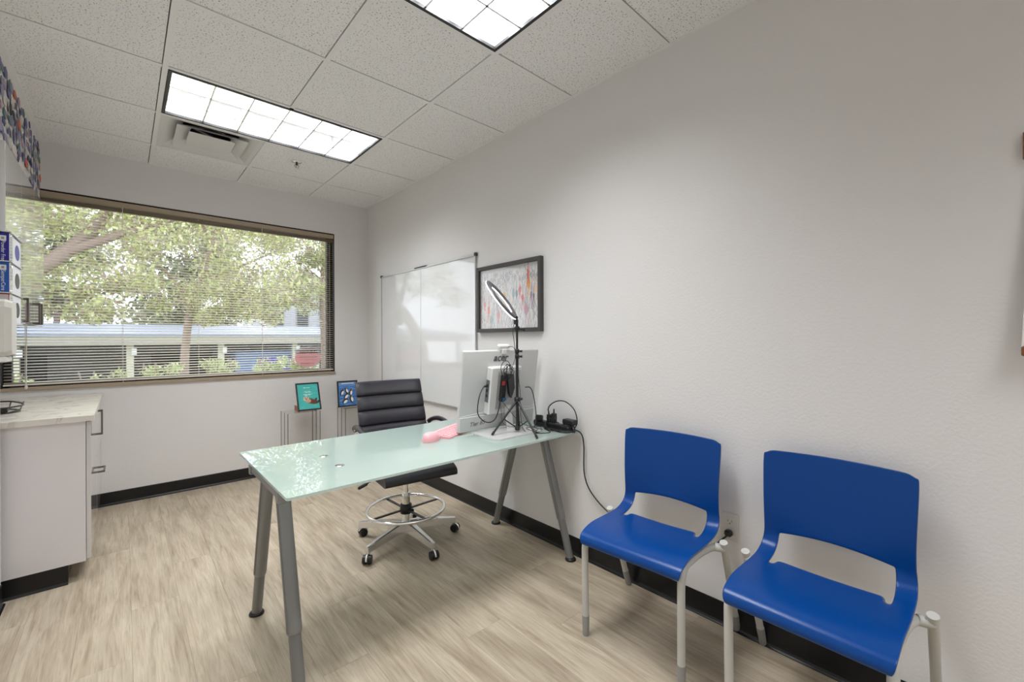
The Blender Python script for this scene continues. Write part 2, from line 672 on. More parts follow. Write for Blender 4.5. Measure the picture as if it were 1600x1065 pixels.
# wall angle
for nm, args in (('wall_angle', (-0.022, 0, YB, 0)), ('wall_angle', (XL, XL + 0.022, YB, 0))):
    MB().bb(*args, H - 0.0005, H + 0.009).build(nm, M_tee, ce)
MB().bb(XL, 0, -0.022, 0, H - 0.0004, H + 0.009).build('wall_angle', M_tee, ce)
LIGHT_ROWS = {2: (1, 2), 5: (1, 2), 9: (1, 2)}   # row index -> columns taken by a light
VENT = (1, 2)
for j in range(len(ysr) - 1):
    for i in range(len(xs) - 1):
        if j in LIGHT_ROWS and i in LIGHT_ROWS[j]:
            continue
        if (j, i) == VENT:
            continue
        a, b, c, d = xs[i + 1], xs[i], ysr[j + 1], ysr[j]
        if abs(c - d) < 0.05:
            continue
        w, h = b - a - 0.028, d - c - 0.028   # a fine dark gap stays on one side of each tee
        p = MB().box((0, 0, 0.008), (w, h, 0.016)).build('ceiling_tile', M_tile, ce)
        p.location = ((a + b) / 2 - 0.002, (c + d) / 2 - 0.002, H + 0.004)

# ------------------------------------------------------------------ window
M_bronze = mat('dark_bronze', (0.018, 0.013, 0.010, 1), 0.4, metal=0.0, spec=0.5)
M_tan = mat('tan_enamel', S(168, 152, 130), 0.4)
M_brown = mat('brown_enamel', S(108, 88, 72), 0.4)
M_slat = mat('almond_slat', S(232, 226, 212), 0.35)
M_cord = mat('white_cord', S(235, 232, 224), 0.7)
M_glass = thin_glass('window_glass')
win = MB()
x0, x1, z0, z1 = WX0, WX1, WZ0, WZ1
for (a, b, c, d) in ((x0, x0 + 0.045, z0, z1), (x1 - 0.045, x1, z0, z1), (x0, x1, z0, z0 + 0.045), (x0, x1, z1 - 0.045, z1)):
    win.bb(a, b, 0.075, 0.135, c, d, 0.002)
window = struct('window_1', win, M_bronze, 'wide window with dark bronze frame')
lin_ = MB()
lin_.bb(x0, x0 + 0.006, -0.002, 0.076, z0, z1).bb(x1 - 0.006, x1, -0.002, 0.076, z0, z1).bb(x0, x1, -0.002, 0.076, z1 - 0.006, z1)
lin_.build('window_liner', M_bronze, window)
MB().bb(x0 - 0.004, x1 + 0.006, -0.016, 0.076, z0 - 0.010, z0 + 0.012, 0.002).build('window_sill', M_tan, window)
MB().bb(x1 - 0.031, x1 - 0.020, 0.060, 0.0755, z0 + 0.012, z1 - 0.05).build('glazing_strip', M_tan, window)
MB().add([(x0 + 0.04, 0.10, z0 + 0.04), (x1 - 0.04, 0.10, z0 + 0.04), (x1 - 0.04, 0.10, z1 - 0.04), (x0 + 0.04, 0.10, z1 - 0.04)], [(0, 1, 2, 3)]).build('pane', M_glass, window)
MB().add([(x0 + 0.04, 0.116, z0 + 0.04), (x1 - 0.04, 0.116, z0 + 0.04), (x1 - 0.04, 0.116, z1 - 0.04), (x0 + 0.04, 0.116, z1 - 0.04)], [(0, 1, 2, 3)]).build('pane', M_glass, window)

# venetian blind
bl = thing('window_blind', 'almond venetian blind with open slats in the wide window', 'blind', ((x0 + x1) / 2, 0.02, z0), world=True)
bx0, bx1 = x0 + 0.012, x1 - 0.010
hr = MB().bb(bx0, bx1, -0.006, 0.038, z1 - 0.052, z1 - 0.012, 0.002).build('headrail', M_tan, bl)
MB().bb(bx0, bx1, 0.000, 0.040, z1 - 0.084, z1 - 0.062, 0.002).build('valance', M_brown, bl)
MB().bb(bx0, bx1, 0.004, 0.030, z0 + 0.026, z0 + 0.038, 0.003).build('bottom_rail', M_slat, bl)
sl = MB()
nseg = 6
prof = []
for k in range(nseg + 1):
    t = -1 + 2 * k / nseg
    prof.append((0.0125 * t, 0.0022 * (1 - t * t)))
vs = []
for xx in (bx0 + 0.004, bx1 - 0.004):
    for (a, b) in prof:
        vs.append((xx, a, b))
    for (a, b) in reversed(prof):
        vs.append((xx, a, b - 0.0005))
k = len(prof) * 2
sl.add(vs, [(i, (i + 1) % k, k + (i + 1) % k, k + i) for i in range(k)] + [tuple(reversed(range(k))), tuple(range(k, 2 * k))], True)
slat_me = sl.mesh('slat', M_slat)
NS = 61
for i in range(NS):
    o = bpy.data.objects.new('slat', slat_me)
    COL.objects.link(o)
    o.parent = bl
    zz = z0 + 0.048 + (z1 - 0.092 - z0 - 0.048) * i / (NS - 1)
    o.location = (-(x0 + x1) / 2, 0.017 - 0.02, zz - z0)
    o.rotation_euler = (math.radians(13), 0, 0)
for cxx in (-2.50, -1.99, -1.50, -1.015, -0.505):
    MB().tube([(cxx, 0.003, z0 + 0.03), (cxx, 0.003, z1 - 0.05)], 0.0009, 5).tube([(cxx, 0.031, z0 + 0.03), (cxx, 0.031, z1 - 0.05)], 0.0009, 5).build('ladder_cord', M_cord, bl)
for cxx in (-1.985, -1.018):
    MB().tube([(cxx, -0.004, z0 + 0.005), (cxx, -0.002, z1 - 0.05)], 0.0016, 6).build('lift_cord', M_cord, bl)
w_ = MB().tube(catmull([(-2.492, -0.012, z0 + 0.03), (-2.49, -0.012, 1.3), (-2.49, -0.008, z1 - 0.05)], 4), 0.0028, 6).build('pull_cord', M_cord, bl)
MB().lathe([(0.0, 0.0), (0.008, 0.004), (0.009, 0.018), (0.004, 0.03), (0.0, 0.032)], (-2.492, -0.012, z0), 10).build('tassel', M_cord, w_)

# round pink sticker on the pane
def vinyl(name, c):
    m = mat(name, c, 0.5)
    t = N(m, 'ShaderNodeBsdfTranslucent')
    t.inputs['Color'].default_value = c
    mx = N(m, 'ShaderNodeMixShader')
    mx.inputs['Fac'].default_value = 0.6
    L(m, bsdf(m).outputs['BSDF'], mx.inputs[1])
    L(m, t.outputs['BSDF'], mx.inputs[2])
    L(m, mx.outputs['Shader'], m.node_tree.nodes['Material Output'].inputs['Surface'])
    return m
M_pink_st = vinyl('sticker_pink', S(250, 202, 210))
M_grey_st = vinyl('sticker_grey', S(192, 192, 196))
M_ink = mat('sticker_ink', S(70, 30, 52), 0.6)
st = thing('window_sticker', 'round pink and grey sticker at the lower right of the window pane', 'sticker', (-0.58, 0.098, 0.985), world=True)
def fr_back(y):
    return lambda a, b, c: (a, y - c, b)
poly = []
for k in range(28):
    t = PI + PI * k / 27
    poly.append((-0.585 + 0.125 * math.cos(t), 1.085 + 0.092 * math.sin(t)))
poly = [(-0.585 - 0.122, 1.125)] + poly + [(-0.585 + 0.122, 1.125)]
MB().prism(poly, 0.0008, fr_back(0.0985)).build('bubble', M_pink_st, st)
poly = [(-0.705, 1.126), (-0.465, 1.126)]
for k in range(36):
    t = k / 35
    poly.append((-0.462 - 0.246 * t, 1.166 + 0.03 * math.sin(PI * t) + 0.009 * abs(math.sin(3.5 * PI * t))))
MB().prism(poly, 0.0007, fr_back(0.0985)).build('scalloped_band', M_grey_st, st)
MB().prism([(-0.68, 1.124), (-0.50, 1.124), (-0.505, 1.175), (-0.67, 1.17)], 0.0010, fr_back(0.0984)).build('inner_panel', M_pink_st, st)
ink = MB()
for row, (zz, hh, xs0, xs1, stp) in enumerate(((1.135, 0.030, -0.660, -0.490, 0.017), (1.092, 0.006, -0.665, -0.51, 0.014), (1.060, 0.006, -0.665, -0.53, 0.013), (1.028, 0.006, -0.655, -0.52, 0.015))):
    xx = xs0
    while xx < xs1:
        wd = stp * random.uniform(0.35, 0.7)
        h2 = hh * random.uniform(0.6, 1.0)
        ink.bb(xx, xx + wd, 0.0965, 0.0972, zz, zz + h2)
        xx += stp
ink.build('lettering', M_ink, st)['kind'] = 'stuff'

# ------------------------------------------------------------------ ceiling lights
M_tube = mat('lamp_tube', (1, 1, 1, 1), 0.5, emit=(0.975, 0.985, 1.0, 1), estr=TUBE_L)
M_tube.cycles.emission_sampling = 'NONE'
M_refl = mat('white_reflector', (0.88, 0.88, 0.87, 1), 0.35)
M_louv = mat('louver_semi_specular', (0.90, 0.90, 0.90, 1), 0.30, metal=1.0)

def ceiling_light(cx, cy, label):
    t = thing('ceiling_light', label, 'ceiling light', (cx, cy, H), group='recessed louvered ceiling lights')
    LX, LY, D = 1.19, 0.578, 0.150
    tr = MB()
    e = 0.016
    for (a, b, c, d) in ((-LX / 2, LX / 2, -LY / 2, -LY / 2 + e), (-LX / 2, LX / 2, LY / 2 - e, LY / 2), (-LX / 2, -LX / 2 + e, -LY / 2 + e, LY / 2 - e), (LX / 2 - e, LX / 2, -LY / 2 + e, LY / 2 - e)):
        tr.bb(a, b, c, d, -0.003, 0.012)
    tr.build('black_trim', M_blackm, t)
    hs = MB()
    ix, iy = LX / 2 - e, LY / 2 - e
    for (a, b, c, d) in ((-ix - 0.004, ix + 0.004, -iy - 0.004, -iy), (-ix - 0.004, ix + 0.004, iy, iy + 0.004), (-ix - 0.004, -ix, -iy, iy), (ix, ix + 0.004, -iy, iy)):
        hs.bb(a, b, c, d, 0.012, D)
    hs.bb(-ix - 0.004, ix + 0.004, -iy - 0.004, iy + 0.004, D, D + 0.005)
    hs.build('housing', M_refl, t)
    z0_, z1_ = 0.004, 0.086
    # blades: curved parabolic section, wider at the top
    def blade(along, pos, half):
        prof = [(0.0045, z0_), (0.0052, z0_ + 0.016), (0.0080, z0_ + 0.040), (0.0135, z0_ + 0.062), (0.022, z1_)]
        pts = prof + [(-a, b) for a, b in reversed(prof)]
        mb = MB()
        vs = []
        for s in (-half, half):
            for a, b in pts:
                vs.append((s, pos + a, b) if along == 'x' else (pos + a, s, b))
        k = len(pts)
        mb.add(vs, [(i, (i + 1) % k, k + (i + 1) % k, k + i) for i in range(k)])
        mb.build('louver_blade', M_louv, t)
    for k in (1, 2):
        blade('x', -iy + 2 * iy * k / 3, ix)
    for k in range(1, 6):
        blade('y', -ix + 2 * ix * k / 6, iy)
    for k in range(3):
        yy = -iy + 2 * iy * (k + 0.5) / 3
        tb = MB().cyl((-ix + 0.02, yy, 0.114), (ix - 0.02, yy, 0.114), 0.0127, seg=12)
        tb.build('lamp_tube', M_tube, t)
    ld = bpy.data.lights.new('downlight', 'AREA')
    ld.shape = 'RECTANGLE'
    ld.size, ld.size_y = 2 * ix - 0.04, 2 * iy - 0.04
    ld.energy = LAMP_W
    ld.spread = math.radians(138)
    ld.color = (0.95, 0.97, 1.0)
    lo_ = bpy.data.objects.new('downlight', ld)
    COL.objects.link(lo_)
    lo_.parent = t
    lo_.location = (0, 0, 0.094)
    return t
lx = (tx[0] + tx[2]) / 2
ceiling_light(lx, (ty[1] + ty[2]) / 2, 'black trimmed louvered ceiling light next to the square air vent')
ceiling_light(lx, (ty[4] + ty[5]) / 2, 'louvered ceiling light cut off by the top edge of the photo')
ceiling_light(lx, (ty[8] + ty[9]) / 2, 'assumed louvered ceiling light behind the camera, added unseen')  # unseen fixture, added to shape the brightness falloff on the right wall

# ------------------------------------------------------------------ air vent
M_vent = mat('vent_white', (0.74, 0.735, 0.72, 1), 0.4)
M_duct = mat('duct_dark', (0.03, 0.03, 0.03, 1), 0.6)
vx, vy = (tx[1] + tx[2]) / 2, (ty[0] + ty[1]) / 2
v = thing('air_vent', 'white square stepped air vent in the ceiling grid', 'air vent', (vx, vy, H))
def sq_ring(mb, r0, z0_, r1, z1_, th=0.002):
    """sloping square funnel from half-size r0 at z0 to r1 at z1"""
    a = [(-1, -1), (1, -1), (1, 1), (-1, 1)]
    vs = [(sx * r0, sy * r0, z0_) for sx, sy in a] + [(sx * r1, sy * r1, z1_) for sx, sy in a]
    vs += [(p[0], p[1], p[2] + th) for p in vs]
    fs = []
    for i in range(4):
        j = (i + 1) % 4
        fs += [(i, j, 4 + j, 4 + i), (8 + i, 12 + i, 12 + j, 8 + j), (i, 8 + i, 8 + j, j), (4 + i, 4 + j, 12 + j, 12 + i)]
    return mb.add(vs, fs)
mb = MB()
sq_ring(mb, 0.296, 0.0045, 0.262, 0.0045)
sq_ring(mb, 0.262, 0.0045, 0.165, 0.062)
mb.build('outer_cone', M_vent, v)
mb = MB()
sq_ring(mb, 0.205, 0.000, 0.200, 0.003)
sq_ring(mb, 0.205, -0.001, 0.120, 0.045)
mb.build('middle_cone', M_vent, v)
MB().box((0, 0, -0.001), (0.27, 0.27, 0.004), 0.0015).bb(-0.01, 0.01, -0.01, 0.01, 0.0, 0.05).build('center_plate', M_vent, v)
MB().lathe([(0.0, 0.16), (0.15, 0.16), (0.15, 0.045)], (0, 0, 0), 28).build('duct_neck', M_duct, v)
mb = MB()
mb.lathe([(0.135, 0.052), (0.135, 0.058), (0.128, 0.058), (0.128, 0.052), (0.135, 0.052)], (0, 0, 0), 28)
mb.box((0, 0, 0.054), (0.27, 0.018, 0.003), rot=Euler((0, 0, 0.6)))
mb.build('damper_ring', M_alu, v)

# ------------------------------------------------------------------ sprinkler
sp = thing('fire_sprinkler', 'small chrome fire sprinkler hanging below the ceiling tile', 'sprinkler', (-0.945, -0.83, H + 0.004))
MB().lathe([(0.0, 0.002), (0.036, 0.002), (0.037, -0.004), (0.020, -0.009), (0.012, -0.010), (0.0, -0.010)], (0, 0, 0), 20).build('escutcheon', M_chrome, sp)
mb = MB().cyl((0, 0, -0.008), (0, 0, -0.028), 0.009, 0.007, 10)
mb.tube(catmull([(0.008, 0, -0.024), (0.014, 0, -0.036), (0.003, 0, -0.052)], 4), 0.002, 6)
mb.tube(catmull([(-0.008, 0, -0.024), (-0.014, 0, -0.036), (-0.003, 0, -0.052)], 4), 0.002, 6)
mb.cyl((0, 0, -0.028), (0, 0, -0.048), 0.0022, seg=6)
mb.build('frame', M_darkgrey, sp)
MB().lathe([(0.0, -0.052), (0.013, -0.053), (0.013, -0.0545), (0.0, -0.056)], (0, 0, 0), 12).build('deflector', M_chrome, sp)

# ------------------------------------------------------------------ whiteboard
M_wbd = mat('whiteboard_enamel', S(226, 226, 226), 0.06, spec=0.6, coat=0.6, coat_rough=0.03)
wbd = thing('whiteboard', 'large glossy whiteboard in a thin aluminium frame on the right wall', 'whiteboard', (0, -1.168, 0.725), world=True)
Y0, Y1, Z0, Z1 = -1.965, -0.372, 0.722, 1.912
MB().bb(-0.012, -0.001, Y0 + 0.006, -1.160, Z0 + 0.006, Z1 - 0.006).build('board_panel', M_wbd, wbd)
MB().bb(-0.012, -0.001, -1.154, Y1 - 0.006, Z0 + 0.006, Z1 - 0.006).build('board_panel', M_wbd, wbd)
MB().bb(-0.0135, -0.001, -1.160, -1.154, Z0, Z1).build('seam_strip', M_alu, wbd)
for (a, b, c, d) in ((Y0, Y0 + 0.012, Z0, Z1), (Y1 - 0.012, Y1, Z0, Z1), (Y0, Y1, Z0, Z0 + 0.012), (Y0, Y1, Z1 - 0.012, Z1)):
    MB().bb(-0.018, -0.001, a, b, c, d, 0.002).build('frame_rail', M_alu, wbd)
for a in (Y0, Y1):
    for c in (Z0, Z1):
        MB().box((-0.010, a, c), (0.022, 0.026, 0.026), 0.004).build('corner_cap', M_darkgrey, wbd)
MB().bb(-0.022, -0.001, -1.26, -1.06, Z1 - 0.004, Z1 + 0.008, 0.002).build('mounting_clip', M_darkgrey, wbd)

# ------------------------------------------------------------------ framed abstract print
P = Paint(190, 140, (222, 219, 217))
for k in range(420):
    px, py = random.uniform(4, 186), random.uniform(4, 136)
    c = random.choice([(150, 158, 160), (120, 128, 136), (170, 150, 165), (160, 180, 178), (190, 150, 150), (110, 105, 120), (205, 175, 150)])
    q = (px, py)
    for s in range(random.randint(3, 7)):
        n_ = (q[0] + random.uniform(-3, 3), q[1] + random.uniform(2, 6))
        P.line(q, n_, random.uniform(0.1, 0.6), c, 0.75)
        q = n_
for k in range(26):     # scribbled curls along the top
    cx_, cy_ = 12 + k * 6.6, random.uniform(14, 34)
    pr_ = None
    for s in range(14):
        t = s * 0.75
        q = (cx_ + (1 + s * 0.28) * math.cos(t + k), cy_ + (1 + s * 0.45) * math.sin(t + k))
        if pr_:
            P.line(pr_, q, 0.35, (110, 112, 116), 0.7)
        pr_ = q
drops = [(158, 44, 5, 13, (228, 150, 60)), (156, 22, 2.2, 14, (214, 60, 60)), (84, 70, 5, 14, (234, 176, 72)), (132, 56, 3.5, 9, (222, 70, 56)), (140, 74, 4, 8, (206, 84, 84)), (112, 62, 4, 11, (130, 150, 152)),
         (122, 64, 3.4, 9, (96, 112, 116)), (30, 96, 4, 10, (232, 110, 60)), (16, 82, 4, 7, (226, 120, 110)), (165, 70, 3, 8, (150, 110, 150)), (64, 108, 5, 9, (222, 150, 150)), (40, 118, 6, 8, (140, 170, 165)),
         (150, 100, 6, 12, (196, 150, 170)), (176, 58, 4, 8, (236, 190, 150)), (100, 104, 5, 9, (210, 175, 160)), (172, 72, 2.6, 6, (90, 96, 110))]
for (cx_, cy_, rx, ry, c) in drops:
    P.ell(cx_, cy_, rx, ry, c, 0.85)
    P.line((cx_, cy_ - ry), (cx_ + random.uniform(-4, 4), cy_ - ry - 20), 0.6, c, 0.8)
    for s in (-1, 0, 1):
        P.line((cx_, cy_ + ry * 0.8), (cx_ + s * 6 + random.uniform(-2, 2), cy_ + ry + random.uniform(8, 22)), 0.5, c, 0.8)
M_print = attr_mat('art_print', 0.25, 0.3)
M_frame = mat('charcoal_frame', S(66, 62, 60), 0.45)
pf = thing('framed_print', 'charcoal framed abstract print with orange and red strokes', 'picture', (0, -2.33, 1.32), world=True)
Y0, Y1, Z0, Z1 = -2.662, -2.000, 1.322, 1.800
for (a, b, c, d) in ((Y0, Y0 + 0.026, Z0, Z1), (Y1 - 0.026, Y1, Z0, Z1), (Y0 + 0.026, Y1 - 0.026, Z0, Z0 + 0.026), (Y0 + 0.026, Y1 - 0.026, Z1 - 0.026, Z1)):
    MB().bb(-0.032, -0.002, a, b, c, d, 0.001).build('frame_rail', M_frame, pf)
P.sheet('print', M_print, (-0.012, Y1 - 0.024, Z0 + 0.024), (0, -(Y1 - Y0 - 0.048), 0), (0, 0, Z1 - Z0 - 0.048), pf)
MB().add([(-0.018, Y0 + 0.026, Z0 + 0.026), (-0.018, Y1 - 0.026, Z0 + 0.026), (-0.018, Y1 - 0.026, Z1 - 0.026), (-0.018, Y0 + 0.026, Z1 - 0.026)], [(0, 1, 2, 3)]).build('glazing', thin_glass('picture_glass'), pf)

# ------------------------------------------------------------------ glass desk
DZ = 0.74
DX0, DX1, DY0, DY1 = -1.575, -0.012, -2.965, -2.160
def glass_top_mat():
    m = thin_glass('frosted_green_glass', f0=0.05, rough=0.0)
    nt = m.node_tree
    mx = [n for n in nt.nodes if n.type == 'MIX_SHADER'][0]
    nt.nodes.remove([n for n in nt.nodes if n.type == 'BSDF_TRANSPARENT'][0])
    df = N(m, 'ShaderNodeBsdfDiffuse')
    df.inputs['Color'].default_value = S(206, 232, 225)
    tl = N(m, 'ShaderNodeBsdfTranslucent')
    tl.inputs['Color'].default_value = S(240, 246, 242)
    mm = N(m, 'ShaderNodeMixShader')
    mm.inputs['Fac'].default_value = 0.50
    L(m, df.outputs[0], mm.inputs[1])
    L(m, tl.outputs[0], mm.inputs[2])
    L(m, mm.outputs[0], mx.inputs[1])
    return m
M_dglass = glass_top_mat()
M_leg = mat('grey_powder_coat', S(142, 143, 142), 0.35, metal=0.35)
M_leg2 = mat('grey_powder_coat_inner', S(128, 129, 128), 0.35, metal=0.35)
desk = thing('glass_desk', 'long desk with pale green frosted glass top and grey A-shaped legs', 'desk', ((DX0 + DX1) / 2, (DY0 + DY1) / 2, 0), world=True)
def rrect(x0, x1, y0, y1, r, n=5):
    out = []
    for (cx, cy, a0) in ((x1 - r, y1 - r, 0), (x0 + r, y1 - r, PI / 2), (x0 + r, y0 + r, PI), (x1 - r, y0 + r, 1.5 * PI)):
        for k in range(n + 1):
            a = a0 + PI / 2 * k / n
            out.append((cx + r * math.cos(a), cy + r * math.sin(a)))
    return out
MB().prism(rrect(DX0, DX1, DY0, DY1, 0.012), 0.010, lambda a, b, c: (a, b, DZ - 0.010 + c)).build('glass_top', M_dglass, desk)
_gt = desk.children[0].data
_gt.materials.append(thin_glass('clear_glass_underside'))
for _p in _gt.polygons:
    if abs(_p.normal.z) > 0.9 and _p.center.z < DZ - 0.008:
        _p.material_index = 1
YC = -2.6
for X in (-1.525, -0.072):
    sgn = -1 if X < -1 else 1
    xb = X + sgn * 0.03
    mb = MB().bb(xb - 0.012, xb + 0.012, YC - 0.23, YC + 0.23, 0.692, 0.724, 0.003)
    mb.bb(xb - 0.018, xb + 0.018, YC - 0.245, YC - 0.215, 0.682, 0.728, 0.004)
    mb.bb(xb - 0.018, xb + 0.018, YC + 0.215, YC + 0.245, 0.682, 0.728, 0.004)
    mb.build('end_beam', M_leg, desk)
    for s in (-1, 1):
        top = Vector((X, YC + s * 0.105, 0.722))
        foot = Vector((X, YC + s * 0.335, 0.0))
        at = lambda z: foot + (top - foot) * (z / 0.722)
        lg = MB()
        lg.cyl(at(0.225), at(0.716), 0.0265, seg=20)
        lg.cyl(at(0.215), at(0.226), 0.0245, 0.0265, seg=20)
        lo = lg.build('leg', M_leg, desk)
        MB().cyl(at(0.012), at(0.222), 0.0215, seg=20).build('leg_extension', M_leg2, lo)
        # the raised rib along the outside of each leg
        off = Vector((-0.0235 if X < -1 else -0.0235, -0.010, 0.0))
        MB().tube([at(0.225) + off, at(0.70) + off], 0.0045, 6).build('leg_rib', M_leg2, lo)
        f = at(0.0)
        MB().lathe([(0.0, 0.0), (0.030, 0.0), (0.032, 0.005), (0.027, 0.013), (0.020, 0.016), (0.0, 0.016)], (f.x, f.y, 0.0), 20).build('foot', M_black, lo)
    # glass fixing discs bonded under the top, with steel studs
for X in (-1.30, -0.28):
    for s in (-1, 1):
        c = (X, YC + s * 0.10, DZ - 0.0105)
        MB().lathe([(0.0, 0.0), (0.022, 0.0), (0.022, -0.008), (0.0, -0.008)], c, 18).cyl((c[0], c[1], DZ + 0.0004), (c[0], c[1], DZ + 0.0012), 0.020, 0.018, seg=18).build('glass_fixing', M_chrome, desk)
mb = MB()
for s in (-1, 1):
    mb.bb(-1.555, -0.04, YC + s * 0.10 - 0.012, YC + s * 0.10 + 0.012, 0.692, 0.722, 0.002)
mb.build('long_rails', M_leg, desk)

# ------------------------------------------------------------------ blue chairs
M_blue = mat('blue_plastic', S(0, 64, 136), 0.30, spec=0.28)
add_noise_bump(M_blue, 420, 0.10, 0.0006, 2.0)
M_edge = mat('blue_shell_back', S(92, 98, 112), 0.4)
M_cleg = mat('silver_grey_paint', S(196, 196, 190), 0.4)
M_glide = mat('grey_glide', S(150, 150, 148), 0.5)

def blue_chair(label, loc, rotz):
    t = thing('stacking_chair', label, 'chair', loc, rotz, 'blue plastic stacking chairs')
    # profile: (x forward, z), half width
    prof = [(0.214, 0.398, .208), (0.222, 0.414, .215), (0.214, 0.434, .219), (0.192, 0.446, .221), (0.13, 0.450, .223), (0.06, 0.447, .225), (0.0, 0.444, .226), (-0.080, 0.443, .226), (-0.112, 0.446, .226),
            (-0.142, 0.454, .226), (-0.168, 0.471, .225), (-0.183, 0.498, .223), (-0.188, 0.524, .221), (-0.189, 0.536, .220), (-0.195, 0.60, .220), (-0.200, 0.66, .222), (-0.206, 0.72, .224), (-0.212, 0.78, .226), (-0.217, 0.825, .226), (-0.218, 0.835, .224)]
    tl = [-1, -.965, -.90, -.80, -.760, -.735, -.69, -.5, -.25, 0, .25, .5, .69, .735, .760, .80, .90, .965, 1]
    nu, nv = len(prof) - 1, len(tl) - 1
    def fn(u, v):
        i, j = round(u * nu), round(v * nv)
        px, pz, w = prof[i]
        q = tl[j]
        hgt = max(0.0, min(1.0, (pz - 0.50) / 0.12))
        seat = 1 - max(0.0, min(1.0, (pz - 0.45) / 0.06)) if px < 0.15 else 0.6
        x_ = px + 0.022 * hgt * q * q
        z_ = pz + 0.010 * seat * q * q * (0 if px > 0.19 else 1)
        if i in (12, 13):     # lower edge of the back: bowed up towards the middle
            z_ += 0.016 * (1 - min(1, abs(q) / 0.76) ** 2)
        if i >= nu - 1:
            z_ += 0.006 * (1 - q * q)
            if abs(q) > 0.96:
                z_ -= 0.010
        return (x_, q * w, z_)
    def skip(i, j):
        c = (tl[j] + tl[j + 1]) / 2
        if 8 <= i <= 11 and abs(c) < 0.76:
            return True
        if i == 7 and 0.69 < abs(c) < 0.76:
            return True
        return False
    sh = MB().grid(fn, nu, nv, True, skip).build('seat_shell', M_blue, t)
    sh.data.materials.append(M_edge)
    so = sh.modifiers.new('thick', 'SOLIDIFY')
    so.thickness = 0.007
    so.offset = 0
    so.material_offset_rim = 1
    sb = sh.modifiers.new('smooth', 'SUBSURF')
    sb.levels = 2
    sb.render_levels = 2
    for s in (-1, 1):
        y = s * 0.212
        pts = catmull([(0.19, s * 0.207, 0.06), (0.192, s * 0.208, 0.33), (0.188, s * 0.208, 0.39), (0.165, s * 0.207, 0.424), (0.12, s * 0.206, 0.430), (0.0, s * 0.208, 0.424), (-0.09, s * 0.222, 0.418), (-0.118, s * 0.25, 0.416)], 5)
        lg = MB().tube(pts, 0.0142, 12).build('front_leg', M_cleg, t)
        MB().cyl((0.189, s * 0.2065, 0.0), (0.19, s * 0.207, 0.085), 0.0140, 0.0156, seg=12).build('glide', M_glide, lg)
        rl = MB().cyl((-0.108, s * 0.262, 0.438), (-0.270, s * 0.260, 0.04), 0.0142, 0.0135, seg=12).build('rear_leg', M_cleg, t)
        MB().cyl((-0.1035, s * 0.262, 0.447), (-0.108, s * 0.262, 0.436), 0.0155, 0.0155, seg=12).build('end_cap', M_cleg, rl)
        MB().cyl((-0.252, s * 0.260, 0.085), (-0.286, s * 0.260, 0.0), 0.0156, 0.0140, seg=12).build('glide', M_glide, rl)
        MB().tube([(-0.10, s * 0.228, 0.420), (-0.118, s * 0.262, 0.416)], 0.0165, 10).build('leg_joint', M_cleg, t)
    MB().tube([(0.10, -0.206, 0.428), (0.10, 0.206, 0.428)], 0.010, 10).tube([(-0.06, -0.214, 0.420), (-0.06, 0.214, 0.420)], 0.010, 10).build('cross_bar', M_darkgrey, t)
    return t
blue_chair('blue plastic chair nearer the desk, with the power socket beside its back', (-0.300, -3.578, 0), PI + math.radians(4.5))
blue_chair('blue plastic chair in the foreground, cut by the lower photo edge', (-0.292, -4.178, 0), PI - math.radians(0.5))

# ------------------------------------------------------------------ office chair
M_leather = mat('black_leather', S(40, 38, 46), 0.36, spec=0.55)
add_noise_bump(M_leather, 220, 0.06, 0.0008, 3.0)
oc = thing('office_chair', 'black ribbed leather swivel chair with chrome foot ring behind the desk', 'office chair', (-0.655, -2.075, 0), math.radians(-7))
# back rest: five horizontal pads
def back_pt(u, h):
    """u across -1..1, h 0..1 up the back -> point on the front face"""
    z = 0.565 + 0.425 * h
    y = 0.195 + 0.125 * h + 0.02 * h * h
    w = 0.232 - 0.006 * h
    y -= 0.022 * (u * u)
    return Vector((u * w, y, z))
edges = [-0.06, 0.13, 0.345, 0.565, 0.785, 1.0]
for k in range(5):
    h0, h1 = edges[k], edges[k + 1]
    def fn(a, b, h0=h0, h1=h1):
        u = -1 + 2 * a
        ang = 2 * PI * b
        c, s = math.cos(ang), math.sin(ang)
        ex = 0.55
        cc = math.copysign(abs(c) ** ex, c)
        ss = math.copysign(abs(s) ** ex, s)
        side = max(0.0, (abs(u) - 0.9) / 0.1)
        th = 0.020 * (1 - 0.4 * side ** 2)
        h = (h0 + h1) / 2 + (h1 - h0) / 2 * cc * 0.995
        p = back_pt(u, h)
        return p + Vector((0, -th * ss * (1.1 if ss > 0 else 0.6), -0.3 * th * ss * 0.3))
    mb = MB().grid(fn, 16, 20, True)
    for a in (0.0, 1.0):
        ring = [fn(a, j / 20) for j in range(20)]
        mb.add(ring, [tuple(range(20)) if a == 1.0 else tuple(reversed(range(20)))])
    mb.build('back_pad', M_leather, oc)
# seat cushion: pads plus a rounded front
mb = MB()
def seat_fn(a, b):
    u = -1 + 2 * a
    ang = 2 * PI * b
    c, s = math.cos(ang), math.sin(ang)
    cc = math.copysign(abs(c) ** 0.5, c)
    ss = math.copysign(abs(s) ** 0.6, s)
    y = -0.03 + 0.245 * cc
    z = 0.480 + 0.036 * ss + (0.022 * max(0, (y - 0.1) / 0.15)) - 0.018 * max(0, (-y - 0.16) / 0.12) ** 2
    return (u * (0.235 - 0.012 * abs(u) ** 6), y, z)
mb.grid(seat_fn, 14, 28, True)
for a in (0.0, 1.0):
    ring = [seat_fn(a, j / 28) for j in range(28)]
    mb.add(ring, [tuple(range(28)) if a == 1.0 else tuple(reversed(range(28)))])
mb.build('seat', M_leather, oc)
MB().box((0, 0.0, 0.437), (0.20, 0.24, 0.026), 0.008).box((0.06, -0.06, 0.418), (0.05, 0.05, 0.03), 0.006).build('tilt_mechanism', M_black, oc)
